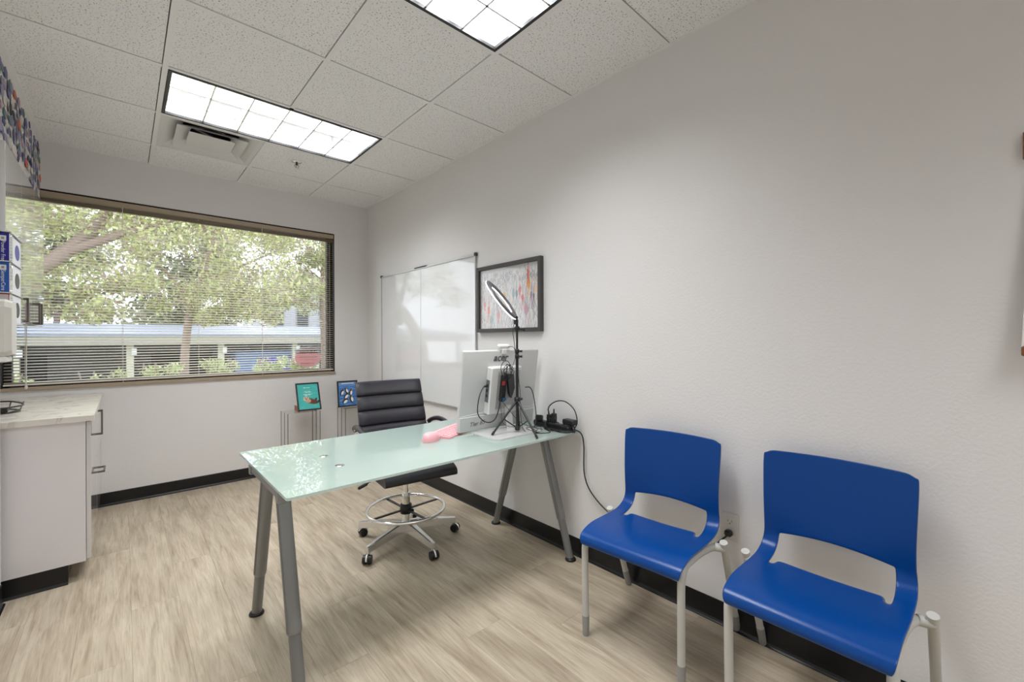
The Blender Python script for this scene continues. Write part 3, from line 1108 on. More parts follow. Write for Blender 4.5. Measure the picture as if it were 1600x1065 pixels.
lv = MB().tube(catmull([(-0.10, 0.0, 0.432), (-0.20, -0.02, 0.430), (-0.262, -0.03, 0.415)], 4), 0.0045, 8).build('height_lever', M_blackm, oc)
MB().box((-0.278, -0.033, 0.408), (0.06, 0.02, 0.018), 0.006, Euler((0, -0.35, 0))).build('lever_paddle', M_black, lv)
for s in (-1, 1):
    pts = catmull([(s * 0.238, 0.235, 0.665), (s * 0.264, 0.19, 0.702), (s * 0.274, 0.10, 0.722), (s * 0.276, -0.01, 0.714), (s * 0.276, -0.13, 0.672), (s * 0.268, -0.19, 0.60), (s * 0.238, -0.12, 0.485)], 6)
    ar = MB().tube(pts, 0.0095, 10).build('arm', M_chrome, oc)
    q = [(p[0], p[1], p[2] + 0.008) for p in pts[3:24]]
    MB().tube(q, 0.0165, 10).build('arm_pad', M_leather, ar)
MB().cyl((0, 0, 0.30), (0, 0, 0.43), 0.0145, seg=16).cyl((0, 0, 0.09), (0, 0, 0.305), 0.025, seg=20).build('gas_column', M_chrome, oc)
RZ = 0.205
M_satin = mat('satin_steel', (0.80, 0.79, 0.78, 1), 0.24, metal=0.9)
ring = [(0.238 * math.cos(2 * PI * k / 48), 0.238 * math.sin(2 * PI * k / 48), RZ) for k in range(48)]
fr_ = MB().tube(ring, 0.0105, 10, closed=True).build('foot_ring', M_chrome, oc)
for k in range(4):
    a = math.radians(10 + 90 * k)
    MB().box((0.128 * math.cos(a), 0.128 * math.sin(a), RZ - 0.006), (0.21, 0.020, 0.007), 0.002, Euler((0, 0, a))).build('ring_spoke', M_blackm, fr_)
MB().lathe([(0.026, -0.028), (0.036, -0.028), (0.038, 0.0), (0.034, 0.028), (0.026, 0.030)], (0, 0, RZ), 20).box((0.02, -0.045, RZ - 0.005), (0.022, 0.03, 0.022), 0.005).build('ring_hub', M_black, fr_)
MB().cyl((0, 0, 0.055), (0, 0, 0.095), 0.019, 0.028, seg=18).build('base_hub', M_chrome, oc)
for k in range(5):
    a = math.radians(134 - 72 * k) + math.radians(0)
    d = Vector((math.cos(a), math.sin(a), 0))
    s_ = Vector((-d.y, d.x, 0))
    mb = MB()
    secs = [(0.018, 0.028, 0.130, 0.068), (0.10, 0.024, 0.126, 0.074), (0.22, 0.020, 0.110, 0.068), (0.322, 0.017, 0.094, 0.060)]
    vs = []
    for (r, w, zt, zb) in secs:
        for (sx, z) in ((-1, zb), (-0.8, zt - 0.004), (-0.45, zt), (0.45, zt), (0.8, zt - 0.004), (1, zb)):
            p = d * r + s_ * (w * sx)
            vs.append((p.x, p.y, z))
    fs = []
    for i in range(3):
        for j in range(6):
            fs.append((i * 6 + j, i * 6 + (j + 1) % 6, (i + 1) * 6 + (j + 1) % 6, (i + 1) * 6 + j))
    fs += [tuple(range(6)), tuple(reversed(range(18, 24)))]
    mb.add(vs, fs)
    e = d * 0.312
    mb.cyl((e.x, e.y, 0.05), (e.x, e.y, 0.092), 0.012, seg=12)
    leg = mb.build('base_leg', M_satin, oc)
    # twin-wheel caster
    ca = a + 0.9 + 0.7 * k
    cd = Vector((math.cos(ca), math.sin(ca), 0))
    cs = Vector((-cd.y, cd.x, 0))
    cc = e - cd * 0.012
    for s in (-1, 1):
        p0 = cc + cs * (s * 0.006); p1 = cc + cs * (s * 0.024)
        MB().cyl((p0.x, p0.y, 0.0255), (p1.x, p1.y, 0.0255), 0.0255, 0.0235, seg=20).build('caster_wheel', M_black, leg)
    hood = MB()
    hood.tube([(cc.x + cd.x * 0.027 * math.cos(t) , cc.y + cd.y * 0.027 * math.cos(t), 0.0255 + 0.027 * math.sin(t)) for t in [PI * q / 8 for q in range(1, 9)]], 0.006, 8)
    hood.build('caster_hood', M_chrome, leg)

# ------------------------------------------------------------------ all-in-one computer (seen from behind)
M_acer = mat('white_silver_plastic', S(206, 207, 206), 0.35)
M_acer2 = mat('light_silver', S(222, 222, 220), 0.3)
M_logo = mat('logo_grey', S(88, 88, 90), 0.4)
M_rib = mat('vent_grey', S(176, 178, 178), 0.4)
M_port = mat('port_grey', S(104, 110, 112), 0.4)
ac = thing('desktop_computer', 'white all-in-one computer seen from behind, standing on the glass desk', 'computer', (-0.325, -2.62, DZ), world=True)
tilt = math.atan2(0.07, 0.46)
A0 = Vector((-0.330, -2.590, 0.752))           # middle of the lower back edge
ROTM = Euler((tilt, 0, math.radians(-1.5))).to_matrix()   # local x right, y away from the camera, z up the back
def A(x, y, z):
    return A0 + ROTM @ Vector((x, y, z))
class AMB(MB):
    def add(self, vs, fs, smooth=False):
        return MB.add(self, [A(*p) for p in vs], fs, smooth)
AW, AH = 0.282, 0.462
AMB().box((0, 0.012, AH / 2), (2 * AW, 0.022, AH), 0.004).build('display_housing', M_acer, ac)
AMB().box((0, 0.0245, AH / 2 + 0.03), (2 * AW - 0.012, 0.003, AH - 0.09), 0.001).build('screen', mat('screen_glass', (0.01, 0.01, 0.012, 1), 0.08), ac)
AMB().box((0, -0.004, 0.046), (2 * AW - 0.004, 0.012, 0.088), 0.004).build('chin', M_acer, ac)
mb = AMB()
mb.prism([(-AW + 0.004, 0.094), (AW - 0.004, 0.094), (AW - 0.004, 0.104), (0.0, 0.116), (-AW + 0.004, 0.094)], 0.004, lambda a, b, c: (a, -0.003 - c, b))
mb.build('chin_bevel', M_acer2, ac)
BX0, BX1, BZ0, BZ1, BD = -0.115, 0.115, 0.095, 0.372, 0.046
bulge = AMB().box(((BX0 + BX1) / 2, -BD / 2 + 0.002, (BZ0 + BZ1) / 2), (BX1 - BX0, BD, BZ1 - BZ0), 0.007).build('rear_bulge', M_acer2, ac)
for k in range(26):
    z = BZ0 + 0.035 + k * 0.0086
    AMB().box((0.018, -BD + 0.0015, z), (0.170, 0.004, 0.0042)).build('vent_rib', M_rib, bulge)
AMB().box((BX0 - 0.0005, -0.021, 0.232), (0.004, 0.030, 0.130), 0.001).build('port_recess', M_port, bulge)
for z in (0.205, 0.235, 0.265):
    AMB().box((BX0 - 0.003, -0.021, z), (0.003, 0.012, 0.016)).build('port', M_black, bulge)
# stand: neck and rounded loop base
AMB().box((0.03, -0.055, 0.10), (0.05, 0.010, 0.21), 0.004, Euler((-0.32, 0, 0))).build('stand_neck', M_acer2, ac)
M_basep = mat('brushed_base', S(224, 224, 222), 0.25, metal=0.25)
MB().prism(rrect(-0.540, -0.190, -2.840, -2.612, 0.035, 6), 0.010, lambda a, b, c: (a, b, DZ + 0.0002 + c)).build('stand_base', M_basep, ac)
text('logo', 'acer', 0.060, frame_m(A(-0.022, -0.0005, 0.418), ROTM @ Vector((1, 0, 0)), ROTM @ Vector((0, 0, 1))), M_logo, ac, 0.0006, 0.22, offset=0.0012)
text('handwriting', 'Tler 85', 0.036, frame_m(A(-0.160, -0.0106, 0.044), ROTM @ Vector((1, 0, 0.06)), ROTM @ Vector((-0.06, 0, 1))), M_logo, ac, 0.0003, 0.25)

# webcam clipped on the top edge
M_clear = mat('milky_plastic', S(220, 220, 218), 0.3)
wc = thing('webcam', 'small whitish webcam clipped on the top edge of the computer', 'webcam', A(-0.01, 0, AH), world=True)
AMB().box((-0.005, 0.006, AH + 0.022), (0.085, 0.026, 0.026), 0.008).build('body', M_clear, wc)
AMB().box((-0.005, -0.006, AH - 0.006), (0.036, 0.008, 0.032), 0.003).build('clip', M_clear, wc)
AMB().cyl((-0.005, 0.019, AH + 0.022), (-0.005, 0.024, AH + 0.022), 0.009, seg=14).build('lens', M_black, wc)

# ------------------------------------------------------------------ hub and cables on the back of the computer
M_red = mat('red_indicator', S(190, 40, 36), 0.4)
M_usb = mat('blue_plug', S(40, 110, 170), 0.4)
HX = -0.118   # the hub sits left of the tripod pole
class HMB(AMB):
    def add(self, vs, fs, smooth=False):
        return AMB.add(self, [(p[0] + HX, p[1], p[2]) for p in vs], fs, smooth)
hb = thing('usb_hub', 'black usb hub with a red switch strapped behind the computer', 'usb hub', A(0.075, -0.065, 0.21), world=True)
body_ = HMB().box((0.084, -BD - 0.014, 0.250), (0.030, 0.028, 0.150), 0.004).build('body', M_black, hb)
HMB().box((0.072, -BD - 0.0295, 0.285), (0.020, 0.006, 0.022), 0.002).build('switch', M_red, body_)
HMB().box((0.088, -BD - 0.030, 0.190), (0.026, 0.008, 0.016), 0.002).build('blue_port', M_usb, body_)
HMB().prism([(0.100, 0.335), (0.150, 0.330), (0.168, 0.250), (0.150, 0.190), (0.132, 0.215)], 0.018, lambda a, b, c: (a, -BD - 0.004 - c, b)).build('side_plate', M_darkgrey, hb)

M_cable = mat('black_cable', (0.012, 0.012, 0.013, 1), 0.45)
def cable(name, label, pts, r=0.003, n=6, group=None, plug=None, m=None, cat='cable'):
    t = thing(name, label, cat, pts[0], group=group, world=True)
    MB().tube(catmull(pts, n), r, 8).build('cord', m or M_cable, t)
    for (p, q, rr) in (plug or []):
        MB().cyl(p, q, rr, rr * 0.8, seg=10).build('plug', M_black, t)
    return t
cable('display_cable', 'black cable looping from the side ports of the computer', [A(BX0 - 0.004, -0.021, 0.262), A(-0.150, -0.03, 0.262), A(-0.195, -0.055, 0.215), A(-0.200, -0.06, 0.125), A(-0.165, -0.072, 0.080), A(-0.125, -0.08, 0.068), A(0.002, -0.085, 0.115), A(0.012, -0.082, 0.18), A(-0.002, -0.085, 0.228), A(-0.040, -0.080, 0.235)][:6] + [A(-0.092, -0.085, 0.085), A(-0.072, -0.085, 0.14), A(-0.066, -0.083, 0.21), A(-0.045, -0.080, 0.235)], 0.0030,
      plug=[(A(BX0 - 0.002, -0.021, 0.262), A(BX0 - 0.026, -0.024, 0.262), 0.007), (A(-0.040, -0.08, 0.235), A(-0.064, -0.083, 0.236), 0.006)])
coil = []
for k in range(64):
    a = k * 0.42
    coil.append(A(0.100 + HX + 0.026 * math.cos(a) + 0.006 * math.sin(k * 0.9), -BD - 0.030 - 0.012 * math.sin(k * 0.7), 0.352 + 0.036 * math.sin(a) + 0.006 * math.cos(k * 1.3)))
cable('cable_coil', 'bundled coil of thin black cable hung above the usb hub', coil, 0.0018, 2)
cable('webcam_cable', 'thin black cable from the webcam down to the coil', [A(0.02, -0.006, AH + 0.02), A(0.050, -0.02, AH + 0.020), A(0.055, -0.04, AH - 0.02), A(0.030, -0.06, 0.40), A(0.000, -0.075, 0.36)], 0.0016)
cable('hub_loop_cable', 'short black cable arching over the usb hub', [A(0.070 + HX, -0.062, 0.325), A(0.050 + HX, -0.065, 0.375), A(0.066 + HX, -0.07, 0.412), A(0.100 + HX, -0.07, 0.405), A(0.118 + HX, -0.07, 0.36)], 0.0020)
cable('hub_lead', 'thin black lead hanging from the usb hub to the desk', [A(0.084 + HX, -0.065, 0.175), A(0.010, -0.09, 0.12), A(0.06, -0.13, 0.06), (-0.20, -2.78, DZ + 0.014), (-0.16, -2.80, DZ + 0.004)], 0.0018)
cable('grey_lead', 'thin grey lead hanging beside the ribbed computer back', [A(-0.055, -0.075, 0.195), A(-0.050, -0.08, 0.13), A(-0.035, -0.10, 0.05), (-0.25, -2.72, DZ + 0.014)], 0.0014, m=M_darkgrey)
cable('side_lead', 'black lead looping beside the tripod pole', [A(0.165, -0.03, 0.235), A(0.190, -0.05, 0.235), A(0.205, -0.07, 0.19), A(0.195, -0.12, 0.08), (-0.19, -2.76, DZ + 0.004), (-0.22, -2.80, DZ + 0.004)], 0.0028)

# ------------------------------------------------------------------ ring light on tripod
rl = thing('ring_light', 'ring light on a black tripod standing on the desk', 'ring light', (-0.333, -2.770, DZ), world=True)
PX, PY = -0.333, -2.770
zb = DZ + 0.011
MB().cyl((PX, PY, zb + 0.008), (PX, PY, 1.20), 0.0085, seg=14).cyl((PX, PY, 1.18), (PX, PY, 1.36), 0.0062, seg=12).build('pole', M_blackm, rl)
for z in (0.935, 1.175, 1.205):
    MB().lathe([(0.009, -0.012), (0.013, -0.010), (0.013, 0.010), (0.009, 0.012)], (PX, PY, z), 14).cyl((PX + 0.010, PY - 0.005, z), (PX + 0.026, PY - 0.014, z), 0.005, 0.007, seg=10).build('pole_clamp', M_black, rl)
MB().lathe([(0.0085, -0.014), (0.016, -0.012), (0.018, 0.0), (0.016, 0.010), (0.0085, 0.012)], (PX, PY, 0.935), 14).build('tripod_collar', M_black, rl)
feet = [(-0.495, -2.745), (-0.347, -2.940), (-0.212, -2.655)]
for (fx, fy) in feet:
    zf = zb if (fx, fy) in (feet[0],) else DZ + 0.002
    if (fx, fy) == feet[2]:
        zf = zb
    h = Vector((PX, PY, 0.930))
    f = Vector((fx, fy, zf + 0.006))
    d = (f - h).normalized()
    lg = MB().cyl(h + d * 0.012, f, 0.0062, 0.0055, seg=10).build('tripod_leg', M_blackm, rl)
    MB().cyl(f - d * 0.014, f + d * 0.004, 0.0075, 0.0065, seg=10).build('rubber_foot', M_rubber, lg)
    mid = h + (f - h) * 0.56
    MB().cyl((PX, PY, zb + 0.02), mid, 0.0035, seg=8).build('brace', M_blackm, lg)
MB().lathe([(0.009, -0.010), (0.014, -0.008), (0.014, 0.008), (0.009, 0.010)], (PX, PY, zb + 0.02), 14).build('brace_hub', M_black, rl)
# head: phone-clamp stack and the tilted ring
MB().cyl((PX, PY, 1.32), (PX, PY, 1.345), 0.012, seg=12).cyl((PX - 0.012, PY, 1.328), (PX + 0.034, PY - 0.018, 1.328), 0.005, seg=8).cyl((PX + 0.030, PY - 0.016, 1.328), (PX + 0.040, PY - 0.022, 1.328), 0.009, seg=10).box((PX, PY, 1.333), (0.030, 0.024, 0.020), 0.004).build('tilt_clamp', M_black, rl)
RN = Vector((-0.46, 0.66, -0.60)).normalized()         # the lamp shines this way
RC = Vector((-0.452, -2.775, 1.487))
side = RN.cross(Vector((0, 0, 1))).normalized()
upv = side.cross(RN).normalized()
low = RC - upv * 0.128
MB().tube(catmull([(PX, PY, 1.345), (PX - 0.002, PY, 1.362), (PX - 0.012, PY, 1.378), tuple(low + RN * -0.010)], 5), 0.008, 10).box(tuple(Vector((PX - 0.008, PY, 1.372))), (0.026, 0.022, 0.030), 0.005).build('ball_head', M_black, rl)
def ring_pt(r, a, h):
    return RC + side * (r * math.cos(a)) + upv * (r * math.sin(a)) + RN * h
def ring_mesh(prof, seg=56):
    mb = MB()
    k = len(prof)
    vs = [ring_pt(r, 2 * PI * i / seg, h) for i in range(seg) for (r, h) in prof]
    fs = [(i * k + j, ((i + 1) % seg) * k + j, ((i + 1) % seg) * k + (j + 1) % k, i * k + (j + 1) % k) for i in range(seg) for j in range(k)]
    return mb.add(vs, fs, True)
M_ringback = mat('ring_back', S(84, 84, 88), 0.35)
M_diff = mat('ring_diffuser', (1, 1, 1, 1), 0.4, emit=(1.0, 0.99, 0.98, 1), estr=7.0)
rb = ring_mesh([(0.092, -0.008), (0.090, -0.002), (0.090, 0.001), (0.130, 0.001), (0.130, -0.002), (0.127, -0.008), (0.110, -0.012)]).build('ring_housing', M_ringback, rl)
ring_mesh([(0.089, 0.0012), (0.089, 0.003), (0.094, 0.006), (0.126, 0.006), (0.131, 0.003), (0.131, 0.0012)]).build('ring_diffuser', M_diff, rb)
cable('ring_light_cable', 'thin black cable running down the tripod pole from the ring lamp', [tuple(low + RN * -0.008), (PX - 0.022, PY + 0.01, 1.33), (PX - 0.026, PY - 0.004, 1.26), (PX - 0.012, PY - 0.012, 1.12), (PX + 0.012, PY - 0.010, 0.98), (PX + 0.016, PY - 0.010, 0.85), (PX + 0.03, PY - 0.02, DZ + 0.02), (PX + 0.08, PY - 0.03, DZ + 0.004)], 0.0017)

# ------------------------------------------------------------------ keyboard and mouse
M_pink = mat('pink_plastic', S(240, 176, 182), 0.4)
M_pinkd = mat('pink_keys', S(246, 196, 200), 0.45)
kb = thing('keyboard', 'pale pink keyboard half hidden behind the computer', 'keyboard', (-0.690, -2.622, DZ), math.radians(26))
KW, KD = 0.415, 0.145
MB().prism(rrect(0, KW, 0, KD, 0.012), 0.009, lambda a, b, c: (a, b, 0.0004 + c + 0.05 * max(0, b) * (1 if c > 0 else 0))).build('base', M_pink, kb)
key_me = MB().box((0, 0, 0.003), (0.0155, 0.0155, 0.005), 0.0015).mesh('key', M_pinkd)
for r in range(6):
    n_ = 15
    for c in range(n_):
        o = bpy.data.objects.new('key', key_me)
        COL.objects.link(o)
        o.parent = kb
        yy = 0.016 + r * 0.0205
        o.location = (0.020 + c * 0.0267 + (r % 2) * 0.004, yy, 0.0094 + 0.05 * yy)
ms = thing('computer_mouse', 'pink computer mouse on the desk left of the keyboard', 'mouse', (-0.775, -2.578, DZ), math.radians(28))
def mouse_fn(a, b):
    th = 2 * PI * a
    ph = PI / 2 * b
    cx_ = 0.064 * math.cos(th); cy_ = 0.040 * math.sin(th)
    wv = 1 - 0.18 * max(0, math.cos(th))
    h = 0.044 * math.sin(ph) ** 0.8 * (1 - 0.25 * math.cos(th) * math.cos(ph))
    k = math.cos(ph) ** 0.7 if ph < PI / 2 - 1e-6 else 0
    return (cx_ * k, cy_ * wv * k, 0.0006 + h)
MB().grid(mouse_fn, 28, 10, True).build('shell', M_pink, ms)
MB().box((0.037, 0, 0.0315), (0.018, 0.007, 0.008), 0.003, Euler((0, 0.35, 0))).build('scroll_wheel', M_pinkd, ms)
MB().box((-0.002, 0, 0.0443), (0.010, 0.008, 0.002), 0.0008).build('button', M_pinkd, ms)

# ------------------------------------------------------------------ power strip, adapter and cord tangle at the wall end of the desk
ps = thing('power_strip', 'black power strip at the wall end of the desk', 'power strip', (-0.085, -2.81, DZ), math.radians(90 - 4), )
MB().box((0, 0, 0.018), (0.30, 0.046, 0.034), 0.006).build('body', M_black, ps)
for k in range(6):
    MB().box((-0.115 + k * 0.044, 0, 0.0356), (0.032, 0.032, 0.0015), 0.0005).build('socket', M_darkgrey, ps)
def plugbox(name, label, loc, size, rz, ry=0.0, tail=None, fins=True):
    t = thing(name, label, 'plug' if 'plug' in name else 'adapter', loc, rz)
    b = MB().box((0, 0, size[2] / 2), size, min(size) * 0.18, Euler((0, ry, 0))).build('body', M_black, t)
    MB().box((0, 0, size[2] * 0.5), (size[0] * 0.9, size[1] * 1.02, size[2] * 0.12), 0.001, Euler((0, ry, 0))).build('seam', M_darkgrey, b)
    if tail:
        MB().cyl(tail[0], tail[1], 0.0055, 0.0035, seg=8).build('strain_relief', M_black, b)
    return t
plugbox('plug_adapter', 'tall black plug adapter upright in the power strip', (-0.085, -2.822, DZ + 0.0366), (0.026, 0.030, 0.056), 0.1, 0, ((0, 0, 0.05), (0, 0, 0.082)))
plugbox('power_plug', 'second black plug in the strip under the arching cord', (-0.088, -2.786, DZ + 0.0366), (0.024, 0.026, 0.046), 0.0, 0, ((0, 0, 0.04), (0.0, 0.006, 0.07)))
plugbox('loose_plug', 'black plug head tipped over at the left of the strip', (-0.10, -2.715, DZ + 0.0366), (0.030, 0.044, 0.034), 0.4, 0.25)
plugbox('power_adapter', 'black power adapter brick on top of the cords', (-0.062, -2.925, DZ + 0.0366), (0.046, 0.085, 0.030), -0.08, 0.0)
cable('arching_cord', 'thick black cord arching above the power strip', [(-0.088, -2.775, 0.845), (-0.085, -2.79, 0.875), (-0.08, -2.84, 0.905), (-0.075, -2.905, 0.908), (-0.07, -2.965, 0.868), (-0.068, -2.985, 0.800), (-0.068, -2.960, 0.752)], 0.0034)
tang = []
for k in range(70):
    a = k * 0.5
    tang.append((-0.10 + 0.050 * math.cos(a) + random.uniform(-.006, .006), -2.880 + 0.105 * math.sin(a) + random.uniform(-.008, .008), DZ + 0.004 + 0.010 * abs(math.sin(k * 0.31)) + (0.026 if -2.96 < -2.880 + 0.105 * math.sin(a) < -2.66 and abs(-0.015 + 0.050 * math.cos(a)) < 0.03 else 0.0)))
cable('cord_tangle', 'tangle of black cords around the power strip', tang, 0.0024, 3)
tang = []
for k in range(40):
    a = k * 0.62
    tang.append((-0.215 + 0.05 * math.cos(a) + random.uniform(-.012, .012), -2.79 + 0.055 * math.sin(a * 1.1) + random.uniform(-.01, .01), DZ + 0.003 + 0.012 * abs(math.sin(k * 0.47))))
cable('thin_cord_tangle', 'tangle of thin black cords right of the tripod foot', tang, 0.0015, 3)
cable('strip_lead', 'black lead lying on the glass between tripod and power strip', [(-0.30, -2.795, DZ + 0.004), (-0.24, -2.86, DZ + 0.003), (-0.18, -2.88, DZ + 0.003), (-0.14, -2.80, DZ + 0.004), (-0.11, -2.76, DZ + 0.006)], 0.0024)

# ------------------------------------------------------------------ wall outlet and the cord that runs to it
M_plate = mat('outlet_white', S(216, 213, 206), 0.4)
ou = thing('wall_outlet', 'white double wall outlet beside the back of the blue chair', 'outlet', (0, -3.790, 0.39), world=True)
MB().bb(-0.006, -0.0005, -3.826, -3.754, 0.388, 0.506, 0.002).build('cover_plate', M_plate, ou)
for z in (0.470, 0.424):
    so_ = MB().cyl((-0.004, -3.790, z), (-0.0075, -3.790, z), 0.0168, seg=20).build('socket', M_plate, ou)
    MB().bb(-0.0079, -0.007, -3.7985, -3.7965, z - 0.001, z + 0.008).bb(-0.0079, -0.007, -3.7835, -3.7815, z - 0.001, z + 0.008).cyl((-0.007, -3.790, z - 0.008), (-0.0079, -3.790, z - 0.008), 0.0026, seg=8).build('slots', M_black, so_)
pc = thing('mains_cable', 'black power cord dropping from the desk to the wall outlet', 'cord', (-0.03, -2.96, 0.745), world=True)
MB().tube(catmull([(-0.075, -2.90, DZ + 0.006), (-0.045, -2.950, DZ + 0.007), (-0.030, -2.985, 0.725), (-0.026, -2.998, 0.66), (-0.022, -2.998, 0.50), (-0.020, -3.045, 0.405), (-0.018, -3.158, 0.326), (-0.03, -3.34, 0.265), (-0.055, -3.53, 0.245), (-0.055, -3.68, 0.300), (-0.040, -3.77, 0.395), (-0.036, -3.789, 0.418)], 7), 0.0038, 8).build('cord', M_cable, pc)
MB().box((-0.0225, -3.790, 0.424), (0.028, 0.030, 0.026), 0.006).build('plug', M_black, pc)

# ------------------------------------------------------------------ clear stands and the two small photo frames
M_acr = thin_glass('clear_acrylic', (1, 1, 1, 1), 0.035)
M_acre = mat('acrylic_edge', S(112, 110, 108), 0.2)
def acrylic_stand(x0, x1, y0, y1, h, label):
    t = thing('acrylic_stand', label, 'display stand', ((x0 + x1) / 2, (y0 + y1) / 2, 0), group='clear acrylic stands by the window wall', world=True)
    MB().add([(x0, y0, h), (x1, y0, h), (x1, y1, h), (x0, y1, h)], [(0, 1, 2, 3)]).build('top_plate', M_acr, t)
    for (a, b, c, d) in ((x0, x0, y0, y1), (x1, x1, y0, y1), (x0, x1, y0, y0), (x0, x1, y1, y1)):
        MB().add([(a, c, 0.0), (b, d, 0.0), (b, d, h), (a, c, h)], [(0, 1, 2, 3)]).build('side_panel', M_acr, t)
    for a in (x0, x1 - 0.006):
        for c in (y0, (y0 + y1) / 2 - 0.003, y1 - 0.006):
            MB().bb(a, a + 0.005, c, c + 0.005, 0.0, h).build('edge_strip', M_acre, t)
    return t
acrylic_stand(-0.885, -0.600, -0.315, -0.085, 0.600, 'clear acrylic stand carrying the teal otter photo')
acrylic_stand(-0.360, -0.075, -0.300, -0.085, 0.585, 'clear acrylic stand carrying the blue penguin photo')

M_pframe = mat('black_frame', (0.010, 0.010, 0.011, 1), 0.35)
M_photo = attr_mat('photo_print', 0.2, 0.4)
def photo_frame(label, base, rz, lean, w, h, paint, name='photo_frame'):
    t = thing(name, label, 'photo frame', base, rz)
    R_ = Matrix.Rotation(-lean, 3, 'X')
    f = lambda x, y, z: R_ @ Vector((x, y, z))
    class FMB(MB):
        def add(self, vs, fs, smooth=False):
            return MB.add(self, [f(*p) for p in vs], fs, smooth)
    e = 0.012
    for (a, b, c, d) in ((-w / 2, -w / 2 + e, 0, h), (w / 2 - e, w / 2, 0, h), (-w / 2 + e, w / 2 - e, 0, e), (-w / 2 + e, w / 2 - e, h - e, h)):
        FMB().bb(a, b, -0.007, 0.007, c, d, 0.001).build('frame_rail', M_pframe, t)
    FMB().bb(-w / 2 + 0.004, w / 2 - 0.004, 0.001, 0.006, 0.004, h - 0.004).build('backing', M_pframe, t)
    paint.sheet('photo', M_photo, f(-w / 2 + e - 0.001, -0.001, e - 0.001), f(w - 2 * e + 0.002, 0, 0), f(0, 0, h - 2 * e + 0.002), t)
    return t
# teal print with an otter floating on its back
P = Paint(64, 84, (72, 178, 172))
for k in range(60):
    y_ = random.uniform(0, 84); x_ = random.uniform(0, 64)
    P.line((x_, y_), (x_ + random.uniform(4, 14), y_ + random.uniform(-1, 1)), 0.6, random.choice([(88, 192, 186), (60, 162, 160), (100, 200, 192)]), 0.6)
for (y_, x0_, x1_) in ((12, 20, 38), (24, 22, 40), (27, 20, 42), (34, 18, 44), (37, 22, 40)):
    xx = x0_
    while xx < x1_:
        P.rect(xx, y_, xx + random.choice([1, 2, 3]), y_ + 2, (226, 244, 240), 0.9)
        xx += random.choice([3, 4])
P.ell(40, 58, 20, 9, (120, 84, 66), 1, 0.28)
P.ell(46, 60, 15, 6, (92, 62, 52), 1, 0.25)
P.ell(24, 49, 8.5, 8, (206, 186, 160), 1)
P.ell(30, 56, 8, 6, (196, 160, 134), 1)
P.ell(21.5, 46, 1.5, 1.5, (40, 34, 32), 1)
P.ell(27.5, 46, 1.5, 1.5, (40, 34, 32), 1)
P.ell(24, 50, 2.0, 1.4, (50, 36, 34), 1)
P.ell(54, 52, 3, 4.5, (70, 52, 48), 1, 0.5)
P.ell(60, 60, 3, 4.5, (70, 52, 48), 1, 0.3)
otter = photo_frame('black framed photo of an otter floating in teal water', (-0.690, -0.300, 0.612), math.radians(-3), math.radians(24), 0.205, 0.270, P)
M_easel = mat('brown_wood', S(150, 98, 62), 0.5)
es = MB().box((-0.090, 0.095, 0.012), (0.012, 0.150, 0.050), 0.003).box((0.06, 0.095, 0.012), (0.012, 0.150, 0.050), 0.003).box((-0.015, 0.165, 0.012), (0.16, 0.010, 0.020), 0.002)
es.build('easel', M_easel, otter)
# blue print with penguins
P = Paint(64, 78, (64, 120, 186))
for k in range(110):
    y_ = random.uniform(0, 78); x_ = random.uniform(0, 64)
    P.line((x_, y_), (x_ + random.uniform(5, 18), y_ + random.uniform(-2, 2)), 0.9, random.choice([(90, 150, 210), (44, 92, 160), (150, 190, 226), (36, 70, 140)]), 0.6)
P.rect(0, 0, 64, 12, (110, 152, 210), 0.7)
for xx in range(12, 56, 4):
    P.rect(xx, 4, xx + 2.5, 7, (240, 244, 250), 0.95)
for (cx_, cy_, s_, an) in ((12, 34, 1.0, 0.5), (28, 30, 0.9, -0.4), (26, 46, 1.05, 0.8), (42, 36, 1.0, 0.2), (22, 62, 1.1, 1.0), (44, 58, 1.1, -0.2)):
    P.ell(cx_, cy_, 6 * s_, 10 * s_, (26, 28, 36), 1, an)
    P.ell(cx_ + 2 * math.cos(an), cy_ + 2 * math.sin(an), 3.6 * s_, 7.5 * s_, (236, 236, 232), 1, an)
    P.ell(cx_ + 9 * s_ * math.sin(an), cy_ - 9 * s_ * math.cos(an), 3.2 * s_, 3 * s_, (24, 26, 34), 1)
    P.ell(cx_ + 9 * s_ * math.sin(an) + 2.6, cy_ - 9 * s_ * math.cos(an), 2.2 * s_, 0.9, (226, 150, 60), 1)
photo_frame('black framed photo of penguins in blue water behind the office chair', (-0.285, -0.185, 0.590), math.radians(-2), math.radians(8), 0.205, 0.262, P)

# ------------------------------------------------------------------ cabinets on the left
M_cab = mat('white_laminate', S(228, 225, 227), 0.28, spec=0.5)
M_gloss = mat('white_gloss_acrylic', S(214, 212, 211), 0.07, spec=0.6, coat=0.8, coat_rough=0.02)
M_gap = mat('gap_dark', (0.05, 0.05, 0.05, 1), 0.7)
M_pull = mat('pewter_pull', S(120, 112, 106), 0.3, metal=0.8)
M_quartz = mat('quartz', S(226, 220, 212), 0.22)
def _quartz():
    m = M_quartz
    tc = N(m, 'ShaderNodeTexCoord')
    nz = N(m, 'ShaderNodeTexNoise')
    nz.inputs['Scale'].default_value = 3.2
    nz.inputs['Detail'].default_value = 7
    nz.inputs['Distortion'].default_value = 1.8
    L(m, tc.outputs['Object'], nz.inputs['Vector'])
    r = ramp(m, [(0.465, S(222, 216, 208)), (0.50, S(198, 190, 180)), (0.535, S(224, 219, 211))])
    L(m, nz.outputs['Fac'], r.inputs['Fac'])
    L(m, r.outputs['Color'], bsdf(m).inputs['Base Color'])
_quartz()
